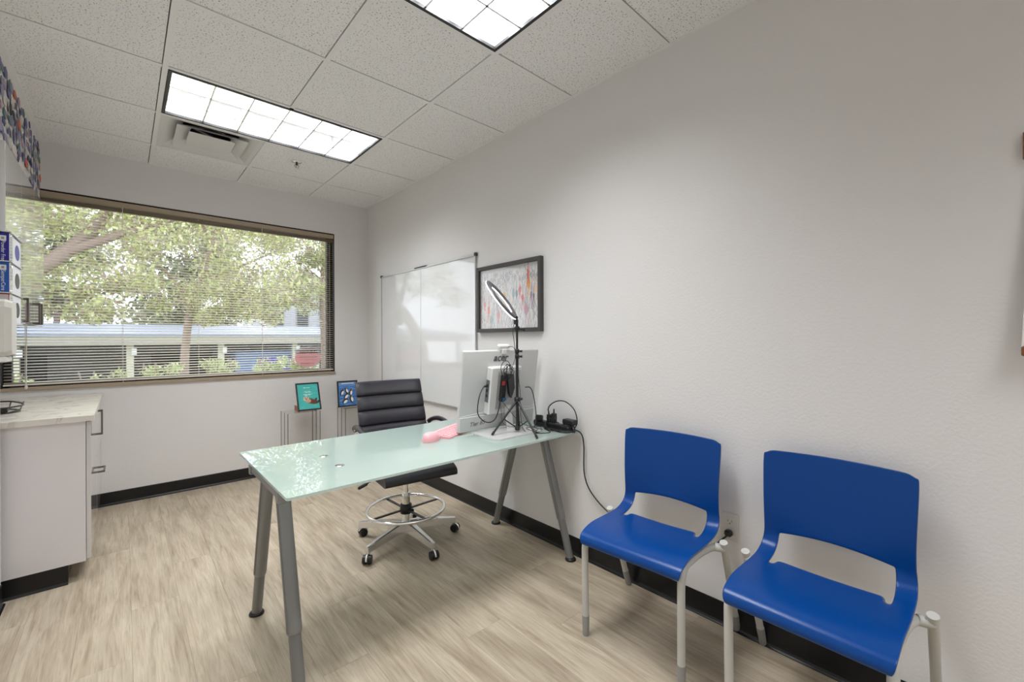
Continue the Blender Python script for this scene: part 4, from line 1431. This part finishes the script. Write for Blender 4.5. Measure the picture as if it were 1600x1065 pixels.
def bar_pull(parent, p, length, axis, out):
    """square bar handle; p = middle of the bar on the door face, out = stand-off in +x"""
    mb = MB()
    h = length / 2
    if axis == 'z':
        mb.box((p[0] + out, p[1], p[2]), (0.009, 0.012, length), 0.001)
        for s in (-1, 1):
            mb.box((p[0] + out / 2, p[1], p[2] + s * (h - 0.006)), (out, 0.012, 0.012), 0.001)
    else:
        mb.box((p[0] + out, p[1], p[2]), (0.009, length, 0.012), 0.001)
        for s in (-1, 1):
            mb.box((p[0] + out / 2, p[1] + s * (h - 0.006), p[2]), (out, 0.012, 0.012), 0.001)
    return mb.build('handle', M_pull, parent)
CX, CD = -2.134, -2.114        # carcass front, door front
def base_cabinet(y0, y1, label, drawers, end=False):
    t = thing('base_cabinet', label, 'cabinet', ((XA + CX) / 2, (y0 + y1) / 2, 0), group='white base cabinets', world=True)
    MB().bb(XA + 0.004, CX, y0, y1, 0.102, 0.8445).build('carcass', M_cab, t)
    if end:
        MB().bb(XA + 0.004, CX + 0.0, y0 - 0.004, y0, 0.098, 0.8445).build('end_panel', M_cab, t)
    MB().bb(XA + 0.004, -2.205, y0 + 0.002, y1, 0.0, 0.102).build('toe_kick', M_base, t)
    for (z0_, z1_, hd) in drawers:
        d = MB().bb(CX + 0.002, CD, y0 + 0.002, y1 - 0.002, z0_, z1_, 0.001).build('drawer' if hd == 'y' else 'door', M_gloss, t)
        ym = (y0 + y1) / 2
        if hd == 'z':
            bar_pull(d, (CD, y1 - 0.06, z1_ - 0.092), 0.160, 'z', 0.027)
        elif hd == 'y':
            bar_pull(d, (CD, ym - 0.05, (z0_ + z1_) / 2 + 0.06), 0.160, 'y', 0.030)
    return t
base_cabinet(-1.314, -0.655, 'white base cabinet at the near end of the counter', [(0.108, 0.840, 'z')], True)
base_cabinet(-0.651, -0.004, 'white base cabinet under the counter next to the window wall', [(0.520, 0.840, 'n'), (0.108, 0.514, 'y')])
MB_ = MB().prism([(XA + 0.003, -1.337), (-2.100, -1.337), (-2.100, -0.003), (XA + 0.003, -0.003)], 0.0295, lambda a, b, c: (a, b, 0.8455 + c))
tag(MB_.build('countertop', M_quartz), 'pale veined stone countertop on the white base cabinets', 'countertop')
cove_t = MB()
cove_t.add([(XA + 0.01, -1.3135, 0), (-2.203, -1.3135, 0), (-2.203, -1.3135, 0.098), (XA + 0.01, -1.3135, 0.098), (XA + 0.01, -1.330, 0), (-2.200, -1.330, 0), (-2.200, -1.318, 0.012), (XA + 0.01, -1.318, 0.012), (-2.200, -1.316, 0.098), (XA + 0.01, -1.316, 0.098)],
           [(0, 1, 5, 4), (4, 5, 6, 7), (7, 6, 8, 9), (9, 8, 2, 3), (1, 2, 8, 6, 5)])
struct('baseboard_cabinet', cove_t, M_base, 'black vinyl base at the cabinet end')

wcab = thing('wall_cabinet', 'glossy white wall cabinet hanging above the counter', 'cabinet', ((XA + XL) / 2, -0.68, 1.375), world=True)
WCX = -2.426
MB().bb(XA + 0.002, WCX, YE + 0.004, -0.012, 1.375, 2.247).build('carcass', M_cab, wcab)
for k in range(3):
    y0_, y1_ = YE + 0.004 + k * 0.448, YE + 0.004 + (k + 1) * 0.448 - 0.003
    d = MB().bb(WCX + 0.0005, -2.406, y0_, y1_, 1.372, 2.247, 0.001).build('door', M_gloss, wcab)
    if k == 1:
        bar_pull(d, (-2.406, y1_ - 0.05, 1.445), 0.135, 'z', 0.028)
    elif k == 2:
        bar_pull(d, (-2.406, y0_ + 0.05, 1.445), 0.135, 'z', 0.028)
    else:
        bar_pull(d, (-2.406, y1_ - 0.05, 1.445), 0.135, 'z', 0.028)

# collage of small cut-out pictures on the soffit
M_card = [mat('card_%s' % n, S(*c), 0.5) for n, c in (('navy', (52, 54, 104)), ('violet', (104, 100, 150)), ('lilac', (150, 146, 178)), ('white', (214, 208, 204)), ('orange', (206, 92, 52)), ('teal', (92, 120, 136)), ('dark', (34, 34, 48)), ('green', (48, 120, 70)), ('rose', (170, 140, 160)))]
cg = thing('picture_collage', 'collage of small blue and violet cut-out pictures below the ceiling edge', 'collage', (XL, -0.75, 2.25), world=True)
random.seed(5)
for iy in range(16):
    for iz in range(6):
        yy = -1.42 + iy * 0.088 + random.uniform(-.015, .015)
        zz = 2.30 + iz * 0.062 + random.uniform(-.012, .012)
        if iz == 0 and random.random() < 0.45:
            continue
        if zz > 2.64 or yy > -0.05:
            continue
        w2, h2 = random.uniform(0.028, 0.044), random.uniform(0.022, 0.034)
        n_ = random.choice([4, 4, 5, 6, 10])
        a0 = random.uniform(0, PI)
        poly = [(yy + w2 * math.cos(a0 + 2 * PI * q / n_), zz + h2 * math.sin(a0 + 2 * PI * q / n_)) for q in range(n_)]
        cm = random.choices(M_card, [5, 5, 5, 4, 1.2, 3, 2, 0.7, 2])[0]
        xx = XL + 0.001 + random.uniform(0, 0.010)
        MB().prism(poly, 0.0025, lambda a, b, c, xx=xx: (xx + c, a, b)).build('picture_card', cm, cg)

# glove boxes in a clear holder, soap dispenser
M_gb = [mat('glove_navy', S(28, 24, 140), 0.4), mat('glove_blue', S(22, 84, 170), 0.4), mat('glove_grey', S(188, 184, 184), 0.4)]
M_lab = mat('label_white', S(228, 228, 232), 0.5)
M_labk = mat('label_grey', S(150, 150, 152), 0.5)
gh = thing('glove_holder', 'clear wall holder for three stacked glove boxes', 'holder', (XL, -1.6, 1.345), world=True)
GX, GY0, GY1 = -2.345, -1.742, -1.455
for z in (1.352, 1.484, 1.618, 1.745):
    MB().bb(XL + 0.001, GX + 0.006, GY0 - 0.004, GY1 + 0.004, z - 0.004, z).build('shelf', M_clear, gh)
MB().bb(GX + 0.002, GX + 0.006, GY0 - 0.004, GY0 + 0.03, 1.352, 1.745).bb(GX + 0.002, GX + 0.006, GY1 - 0.03, GY1 + 0.004, 1.352, 1.745).build('front_lip', M_acr, gh)
MB().bb(XL + 0.0005, XL + 0.003, GY0, GY1, 1.348, 1.745).build('back_plate', M_clear, gh)
for k, (z0_, z1_, nm, tx_) in enumerate(((1.6185, 1.737, 'navy glove box on the top shelf of the wall holder', 'Powder Free'), (1.4845, 1.612, 'blue glove box on the middle shelf of the wall holder', 'SemperCare'), (1.3525, 1.477, 'grey glove box with red edging on the bottom shelf of the holder', ''))):
    g = thing('glove_box', nm, 'glove box', (XL + 0.04, (GY0 + GY1) / 2, z0_), group='glove boxes in the wall holder', world=True)
    b = MB().bb(XL + 0.0035, GX, GY0, GY1, z0_, z1_, 0.001).build('carton', M_gb[k], g)
    MB().bb(GX - 0.001, GX + 0.0006, GY0 + 0.001, GY1, z0_ + 0.002, z1_ - 0.002).build('front_panel', M_lab, b)
    ov = [(-1.56 + 0.055 * math.cos(2 * PI * q / 24), (z0_ + z1_) / 2 + 0.035 * math.sin(2 * PI * q / 24)) for q in range(24)]
    MB().prism(ov, 0.0012, lambda a, b_, c: (GX + 0.0002 + c, a, b_)).build('opening', M_black if k != 0 else M_gb[0], b)
    if k < 2:
        MB().bb(GX - 0.050, GX - 0.008, GY0 - 0.0008, GY0, z1_ - 0.034, z1_ - 0.012).build('label', M_lab, b)
        MB().bb(GX - 0.022, GX - 0.014, GY0 - 0.0012, GY0, z1_ - 0.028, z1_ - 0.018).build('label_mark', M_labk, b)
        if tx_:
            text('lettering', tx_, 0.017, frame_m((GX - 0.017, GY0 - 0.001, z1_ - 0.078), (0, 0, -1), (1, 0, 0)), M_lab, b, 0.0002)
    else:
        mb = MB()
        mb.bb(GX - 0.002, GX, GY0 - 0.0008, GY0, z0_, z1_).bb(XL + 0.004, GX, GY0 - 0.0008, GY0, z1_ - 0.003, z1_)
        mb.build('red_edge', M_red, b)
sd = thing('soap_dispenser', 'white rounded soap dispenser at the left photo edge', 'soap dispenser', (XL, -1.94, 1.19), world=True)
def rbox(y0, y1, x1, z0_, z1_, r=0.03):
    pr_ = [(y0, z0_ + r * 0.6), (y0 + r * 0.5, z0_), (y1 - r * 0.5, z0_), (y1, z0_ + r * 0.6), (y1, z1_ - r), (y1 - r * 0.35, z1_ - r * 0.3), (y1 - r, z1_), (y0 + r, z1_), (y0 + r * 0.35, z1_ - r * 0.3), (y0, z1_ - r)]
    mb = MB().prism(pr_, x1 - XL - 0.02, lambda a, b, c: (XL + 0.001 + c, a, b))
    yc, zc = (y0 + y1) / 2, (z0_ + z1_) / 2
    k = len(pr_)
    ins = [(yc + (a - yc) * 0.86, zc + (b - zc) * 0.93) for a, b in pr_]
    mb.add([(x1 - 0.019, a, b) for a, b in pr_] + [(x1, a, b) for a, b in ins], [(i, (i + 1) % k, k + (i + 1) % k, k + i) for i in range(k)] + [tuple(range(k, 2 * k))])
    return mb
rbox(-2.005, -1.885, -2.306, 1.215, 1.439).build('cover', M_plate, sd)
MB().bb(XL + 0.001, -2.318, -1.995, -1.895, 1.192, 1.214, 0.004).build('push_bar', mat('soap_bar', S(232, 232, 230), 0.35), sd)

# black wire tray on the counter
wt = thing('wire_tray', 'small black wire tray on the stone countertop', 'tray', (-2.52, -0.86, 0.875), world=True)
loop = catmull([(-2.66, -0.98, 0.890), (-2.47, -0.98, 0.890), (-2.405, -0.90, 0.893), (-2.44, -0.78, 0.898), (-2.50, -0.72, 0.902), (-2.66, -0.72, 0.902)], 5, True)
MB().tube([(p[0], p[1], p[2] + 0.02) for p in loop], 0.0045, 8, True).build('rim', M_blackm, wt)
MB().tube([(p[0] * 0.9 + -2.53 * 0.1, p[1] * 0.9 - 0.86 * 0.1, 0.8795) for p in loop], 0.0035, 8, True).build('base_loop', M_blackm, wt)
for k in range(5):
    MB().tube([(-2.64 + 0.045 * k, -0.965, 0.880), (-2.60 + 0.045 * k, -0.86, 0.884), (-2.62 + 0.05 * k, -0.74, 0.915)], 0.003, 6).build('wire', M_blackm, wt)
MB().bb(-2.66, -2.455, -0.955, -0.945, 0.8755, 0.905, 0.002).build('front_plate', M_blackm, wt)

# ------------------------------------------------------------------ hanging paper chart at the right edge
M_wood = mat('brown_wood_rail', S(132, 84, 44), 0.45)
M_chart = attr_mat('chart_print', 0.5)
ch = thing('hanging_chart', 'paper chart with wooden rails hanging at the far right photo edge', 'wall chart', (0, -4.80, 1.22), world=True)
P = Paint(60, 80, (236, 234, 230))
for k in range(4):
    y_ = 8 + k * 18
    for c_ in range(4):
        P.rect(3 + c_ * 14, y_, 9 + c_ * 14, y_ + 6, random.choice([(170, 180, 120), (150, 170, 180), (200, 190, 130), (120, 130, 110)]))
        for q in range(3):
            P.rect(3 + c_ * 14, y_ + 8 + q * 2.4, 3 + c_ * 14 + random.uniform(5, 10), y_ + 9 + q * 2.4, (150, 150, 150))
CY = -4.617
P.sheet('paper', M_chart, (0, 0, 0), (1, 0, 0), (0, 1, 0), ch, fn=lambda u, v: Vector((-0.006 - 0.050 * (1 - v) ** 1.4, CY - 0.020 * v ** 0.8 - 0.36 * u, 1.245 + 0.56 * v)))
MB().bb(-0.020, -0.002, CY - 0.38, CY - 0.006, 1.800, 1.880, 0.003).build('top_rail', M_wood, ch)
MB().bb(-0.064, -0.048, CY - 0.38, CY, 1.222, 1.250, 0.003).build('bottom_rail', M_wood, ch)

# ------------------------------------------------------------------ outside
def grassy():
    m = mat('lawn', S(120, 130, 84), 0.9)
    tc = N(m, 'ShaderNodeTexCoord')
    nz = N(m, 'ShaderNodeTexNoise')
    nz.inputs['Scale'].default_value = 2.5
    nz.inputs['Detail'].default_value = 6
    L(m, tc.outputs['Object'], nz.inputs['Vector'])
    r = ramp(m, [(0.35, S(96, 110, 66)), (0.65, S(158, 160, 112))])
    L(m, nz.outputs['Fac'], r.inputs['Fac'])
    L(m, r.outputs['Color'], bsdf(m).inputs['Base Color'])
    return m
M_lawn = grassy()
M_asph = mat('asphalt', S(140, 140, 142), 0.9)
def terrain(u, v):
    x_, y_ = -26 + 52 * u, 0.16 + 60 * v * v + 0.0
    z_ = -0.25 - 1.25 * min(1, max(0, (y_ - 8) / 6))
    return (x_, y_, z_)
struct('ground', MB().grid(terrain, 8, 30, True), M_lawn, 'planted ground outside the window')
struct('parking_lot', MB().bb(-26, 26, 14.2, 30, -1.52, -1.485), M_asph, 'grey parking lot outside')

M_fascia = mat('cream_fascia', S(160, 156, 146), 0.6)
M_roof = mat('pale_metal_roof', S(140, 145, 160), 0.5)
M_post = mat('carport_post', S(196, 192, 176), 0.6)
M_shade = mat('stucco_grey', S(128, 124, 120), 0.8)
M_dark = mat('interior_shade', S(52, 48, 48), 0.8)
cp = thing('carport', 'long low carport with cream fascia across the parking lot', 'carport', (0, 19, -1.5), world=True)
MB().bb(-14, 10, 17.0, 17.25, 1.10, 1.36).build('fascia', M_fascia, cp)
MB().bb(-14, 10, 17.04, 17.20, 1.36, 1.50).build('gutter', M_shade, cp)
MB().add([(-14, 17.0, 1.50), (10, 17.0, 1.50), (10, 22.5, 2.0), (-14, 22.5, 2.0), (-14, 17.0, 1.40), (10, 17.0, 1.40), (10, 22.5, 1.90), (-14, 22.5, 1.90)], [(0, 1, 2, 3), (7, 6, 5, 4), (0, 4, 5, 1), (1, 5, 6, 2), (2, 6, 7, 3), (3, 7, 4, 0)]).build('roof', M_roof, cp)
MB().bb(-14, 10, 22.3, 22.5, -1.5, 1.70).build('rear_wall', M_shade, cp)
for k in range(9):
    xx = -13.4 + k * 2.9
    MB().bb(xx - 0.11, xx + 0.11, 17.3, 17.52, -1.5, 1.10).build('post', M_post, cp)
    sg = MB().bb(xx + 0.04, xx + 0.19, 17.22, 17.28, 0.70, 0.94).build('stall_plate', M_lab, cp)
for k in range(4):
    MB().bb(-12.6 + k * 5.8, -10.2 + k * 5.8, 22.24, 22.32, -1.4, 0.6).build('opening_shade', M_dark, cp)  # solid dark panel; its colour paints the shade inside a garage

M_win = mat('car_glass', (0.02, 0.025, 0.03, 1), 0.05)
def car(cx, cy, paint, label):
    t = thing('car', label, 'car', (cx, cy, -1.485), group='cars under the carport')
    m = mat('car_paint', paint, 0.25, coat=0.5)
    pr_ = [(-2.1, 0.35), (-2.15, 0.75), (-1.9, 0.92), (-1.1, 1.0), (-0.6, 1.42), (0.7, 1.46), (1.35, 1.02), (2.0, 0.94), (2.2, 0.70), (2.15, 0.35)]
    MB().prism(pr_, 1.7, lambda a, b, c: (a, -0.85 + c, b)).build('body', m, t)
    MB().prism([(-0.95, 1.02), (-0.52, 1.37), (0.62, 1.40), (1.12, 1.04)], 1.72, lambda a, b, c: (a, -0.86 + c, b)).build('windows', M_win, t)
    for sx in (-1.3, 1.3):
        for sy in (-0.87, 0.67):
            MB().cyl((sx, sy, 0.32), (sx, sy + 0.2, 0.32), 0.32, seg=18).build('wheel', M_rubber, t)
    return t
car(-7.6, 20.0, S(60, 40, 42), 'dark maroon car under the carport, seen at the left of the window')
car(-1.2, 20.2, S(92, 96, 104), 'grey car under the carport behind the middle shrubs')
M_bin = mat('blue_container', S(112, 138, 186), 0.5)
M_binv = mat('violet_panel', S(88, 84, 190), 0.5)
bn = thing('storage_container', 'blue storage container beneath the carport roof', 'container', (3.2, 18.4, -1.485), world=True)
MB().bb(1.7, 5.3, 17.9, 19.6, -1.485, 0.72, 0.03).build('body', M_bin, bn)
for k in range(9):
    MB().bb(1.75 + k * 0.4, 1.85 + k * 0.4, 17.87, 17.9, -1.40, 0.66).build('rib', M_bin, bn)
MB().bb(2.7, 4.3, 17.84, 17.872, -0.5, 0.42).build('panel', M_binv, bn)

hs = thing('white_house', 'white gabled house behind the carport', 'house', (8.2, 30, -1.5), world=True)
M_hw = mat('house_white', S(178, 178, 186), 0.7)
MB().prism([(5.2, -1.5), (11.5, -1.5), (11.5, 4.2), (8.3, 6.4), (5.2, 4.2)], 6.0, lambda a, b, c: (a, 30 + c, b)).build('wall', M_hw, hs)
MB().add([(4.8, 29.7, 4.0), (8.3, 29.7, 6.6), (8.3, 36.3, 6.6), (4.8, 36.3, 4.0), (11.9, 29.7, 4.0), (11.9, 36.3, 4.0)], [(0, 1, 2, 3), (1, 4, 5, 2)]).build('roof', M_shade, hs)
for xx in (6.3, 8.0, 9.7):
    w_ = MB().bb(xx - 0.45, xx + 0.45, 29.95, 30.0, 1.6, 3.4).build('window', M_fascia, hs)
    MB().bb(xx - 0.38, xx + 0.38, 29.93, 29.955, 1.68, 3.32).build('pane', M_win, w_)

# trees and shrubs: real leaves on real limbs
M_leaf = attr_mat('leaf', 0.5, 0.0, 'Col', 0.45)
M_bark = mat('bark', S(150, 130, 122), 0.9)
add_noise_bump(M_bark, 14, 0.6, 0.02, 5)
def leaves_obj(name, centers, n, lsize, cols, parent, spread_fn, seedn):
    r = np.random.default_rng(seedn)
    idx = r.integers(0, len(centers), n)
    C_ = np.array([c[:3] for c in centers])[idx]
    Rr = np.array([c[3] for c in centers])[idx]
    d = r.normal(size=(n, 3))
    d /= np.linalg.norm(d, axis=1)[:, None]
    rad = r.random(n) ** 0.45
    p = C_ + d * (rad * Rr)[:, None] * np.array([1, 1, 0.75])
    # leaf frame
    ax = r.normal(size=(n, 3)) + np.array([0, 0, -0.5])
    ax /= np.linalg.norm(ax, axis=1)[:, None]
    o = np.cross(ax, r.normal(size=(n, 3)))
    o /= np.linalg.norm(o, axis=1)[:, None]
    nn = np.cross(ax, o)
    s = lsize * (0.6 + 0.8 * r.random(n))[:, None]
    v0 = p
    v1 = p + ax * s * 0.5 + o * s * 0.22 + nn * s * 0.05
    v2 = p + ax * s
    v3 = p + ax * s * 0.5 - o * s * 0.22 + nn * s * 0.05
    V = np.stack([v0, v1, v2, v3], 1).reshape(-1, 3)
    if parent is not None and parent.get('_w', 0) == 1:
        V = V - np.array(parent['_o'])
    me = bpy.data.meshes.new(name)
    me.vertices.add(len(V))
    me.vertices.foreach_set('co', V.astype(np.float32).ravel())
    me.loops.add(n * 4)
    me.loops.foreach_set('vertex_index', np.arange(n * 4, dtype=np.int32))
    me.polygons.add(n)
    me.polygons.foreach_set('loop_start', np.arange(0, n * 4, 4, dtype=np.int32))
    me.polygons.foreach_set('loop_total', np.full(n, 4, dtype=np.int32))
    me.update(calc_edges=True)
    at = me.color_attributes.new('Col', 'FLOAT_COLOR', 'POINT')
    cc = np.array([S(*c)[:3] for c in cols])
    pick = cc[r.integers(0, len(cc), n)] * (0.85 + 0.3 * r.random(n))[:, None]
    rgba = np.ones((n, 4, 4))
    rgba[:, :, :3] = pick[:, None, :]
    at.data.foreach_set('color', rgba.astype(np.float32).ravel())
    me.materials.append(M_leaf)
    ob = bpy.data.objects.new(name, me)
    COL.objects.link(ob)
    ob.parent = parent
    ob['kind'] = 'stuff'
    return ob
HAZY_GREENS = [(204, 208, 142), (186, 194, 126), (218, 218, 170), (170, 176, 126), (156, 156, 124), (222, 218, 184), (186, 168, 152), (170, 152, 142)]  # pale grey and pinkish tints paint sky haze into the leaf colours
def tree(label, base, trunk_pts, limbs, crowns, n, lsize, cols=HAZY_GREENS, seedn=1, group='trees outside the window', trunk_r=0.17):
    t = thing('tree', label, 'tree', base, group=group, world=True)
    pts = catmull([base] + trunk_pts, 5)
    k = len(pts)
    MB().tube(pts, [trunk_r * (1 - 0.55 * i / (k - 1)) for i in range(k)], 12).build('trunk', M_bark, t)
    for lp, r in limbs:
        q = catmull(lp, 5)
        kk = len(q)
        MB().tube(q, [r * (1 - 0.75 * i / (kk - 1)) for i in range(kk)], 8).build('limb', M_bark, t)
    leaves_obj('foliage', crowns, n, lsize, cols, t, None, seedn)
    return t
rr = random.Random(21)
def blobs(n, x0, x1, y0, y1, z0, z1, r0, r1):
    return [(rr.uniform(x0, x1), rr.uniform(y0, y1), rr.uniform(z0, z1), rr.uniform(r0, r1)) for _ in range(n)]
tree('leaning tree with a thick limb at the left of the window', (-4.3, 6.0, -0.25), [(-4.2, 6.0, 1.0), (-3.7, 6.0, 1.9), (-2.9, 6.1, 2.6), (-2.2, 6.2, 3.6), (-1.9, 6.2, 5.2)],
     [([(-2.7, 6.1, 2.8), (-1.6, 5.8, 3.4), (-0.6, 5.6, 3.9), (0.3, 5.5, 4.6)], 0.08), ([(-3.5, 6.0, 2.1), (-3.6, 5.7, 3.2), (-3.4, 5.5, 4.4)], 0.07), ([(-2.2, 6.2, 3.6), (-1.2, 6.3, 4.4), (-0.2, 6.4, 5.4)], 0.06)],
     blobs(70, -5.0, 1.2, 4.6, 7.2, 2.3, 5.4, 0.30, 0.62) + blobs(16, -3.2, 0.6, 4.8, 6.2, 1.75, 2.3, 0.18, 0.36), 34000, 0.085, seedn=3)
tree('broad tree filling the middle of the window', (-0.80, 9.6, -0.5), [(-0.78, 9.6, 1.0), (-0.6, 9.6, 2.4), (-0.2, 9.5, 3.8), (0.2, 9.4, 6.0)],
     [([(-0.65, 9.6, 2.2), (-1.2, 9.3, 3.0), (-2.0, 9.0, 3.6)], 0.05), ([(-0.5, 9.6, 2.8), (0.6, 9.4, 3.4), (2.2, 9.2, 4.4)], 0.05), ([(-0.2, 9.5, 3.8), (-0.6, 9.3, 4.8), (-0.9, 9.2, 6.0)], 0.045)],
     blobs(64, -3.0, 3.4, 8.2, 10.8, 2.4, 6.4, 0.4, 0.8) + blobs(12, -1.8, 1.8, 8.2, 9.6, 1.8, 2.4, 0.25, 0.45), 22000, 0.11, seedn=4, trunk_r=0.11)
tree('thin young tree at the right edge of the window', (3.05, 10.5, -0.7), [(3.05, 10.5, 1.0), (3.0, 10.5, 2.6), (3.05, 10.5, 4.6), (3.0, 10.5, 6.2)],
     [([(3.0, 10.5, 2.3), (2.4, 10.3, 2.5), (1.7, 10.2, 2.4)], 0.03), ([(3.0, 10.5, 2.0), (3.6, 10.4, 2.7), (4.2, 10.3, 3.2)], 0.03), ([(3.02, 10.5, 3.4), (2.5, 10.4, 4.2), (2.1, 10.2, 5.0)], 0.03)],
     blobs(30, 1.8, 5.0, 9.6, 11.4, 2.4, 6.6, 0.35, 0.7), 8000, 0.11, seedn=5, trunk_r=0.12)
FARG = [(150, 158, 118), (134, 142, 108), (170, 172, 138), (160, 150, 130)]
for k, (cx_, cy_, nm) in enumerate(((-11.2, 25.5, 'pale tree behind the carport at the far left'), (-4.6, 27, 'pale tree behind the carport, second from the left'), (0.6, 25.5, 'pale tree behind the carport, left of the white house'), (14.8, 27, 'pale tree behind the carport, right of the white house'))):
    tree(nm, (cx_, cy_, -1.5), [(cx_, cy_, 1.0), (cx_ + 0.2, cy_, 3.5), (cx_, cy_, 6.5)], [([(cx_, cy_, 2.5), (cx_ + 1.2, cy_ - 0.3, 4.2)], 0.09), ([(cx_, cy_, 3.0), (cx_ - 1.3, cy_ - 0.3, 4.6)], 0.09)],
         blobs(40, cx_ - 2.0, cx_ + 2.0, cy_ - 1.4, cy_ + 1.4, 1.6, 9.0, 0.7, 1.2), 9000, 0.30, FARG, 30 + k)
SHC = [(222, 226, 186), (206, 214, 160), (186, 198, 140), (234, 234, 208), (164, 178, 122)]
def shrub(label, cx_, cy_, w, h, z=None, n=1500, seedn=50):
    zb_ = -0.25 if z is None else z
    t = thing('shrub', label, 'shrub', (cx_, cy_, zb_), group='shrubs outside the window', world=True)
    mb = MB()
    for q in range(7):
        a = q * 0.9
        mb.tube(catmull([(cx_, cy_, zb_), (cx_ + 0.3 * w * math.cos(a), cy_ + 0.2 * w * math.sin(a), zb_ + 0.5 * h), (cx_ + 0.5 * w * math.cos(a), cy_ + 0.3 * w * math.sin(a), zb_ + 0.95 * h)], 3), 0.012, 5)
    mb.build('stems', M_bark, t)
    r2 = random.Random(seedn)
    cs = [(cx_ + r2.uniform(-.5, .5) * w, cy_ + r2.uniform(-.3, .3) * w, zb_ + h * r2.uniform(0.3, 0.88), 0.16 * w + 0.06) for _ in range(16)]
    leaves_obj('foliage', cs, n, 0.075, SHC, t, None, seedn)
    return t
for k, (cx_, cy_, w, h, nm) in enumerate(((-3.55, 6.6, 0.55, 1.00, 'low pale shrub at the far left below the leaning limb'), (-2.35, 7.2, 0.62, 0.95, 'low pale shrub left of the blind pull cord'), (-1.45, 6.6, 0.55, 1.12, 'pale flowering shrub below the middle of the window'), (-0.35, 7.2, 0.6, 1.15, 'pale shrub right of the second blind cord'),
                                           (0.55, 6.6, 0.55, 1.20, 'tall spiky shrub in front of the blue container'), (1.45, 7.3, 0.55, 1.08, 'clipped pale shrub before the blue container end'), (2.25, 6.6, 0.5, 1.12, 'pale shrub behind the pink window sticker'))):
    shrub(nm, cx_, cy_, w, h, None, 1500, 60 + k)
for o in bpy.data.objects:
    for k_ in ('_w', '_o'):
        if k_ in o:
            del o[k_]
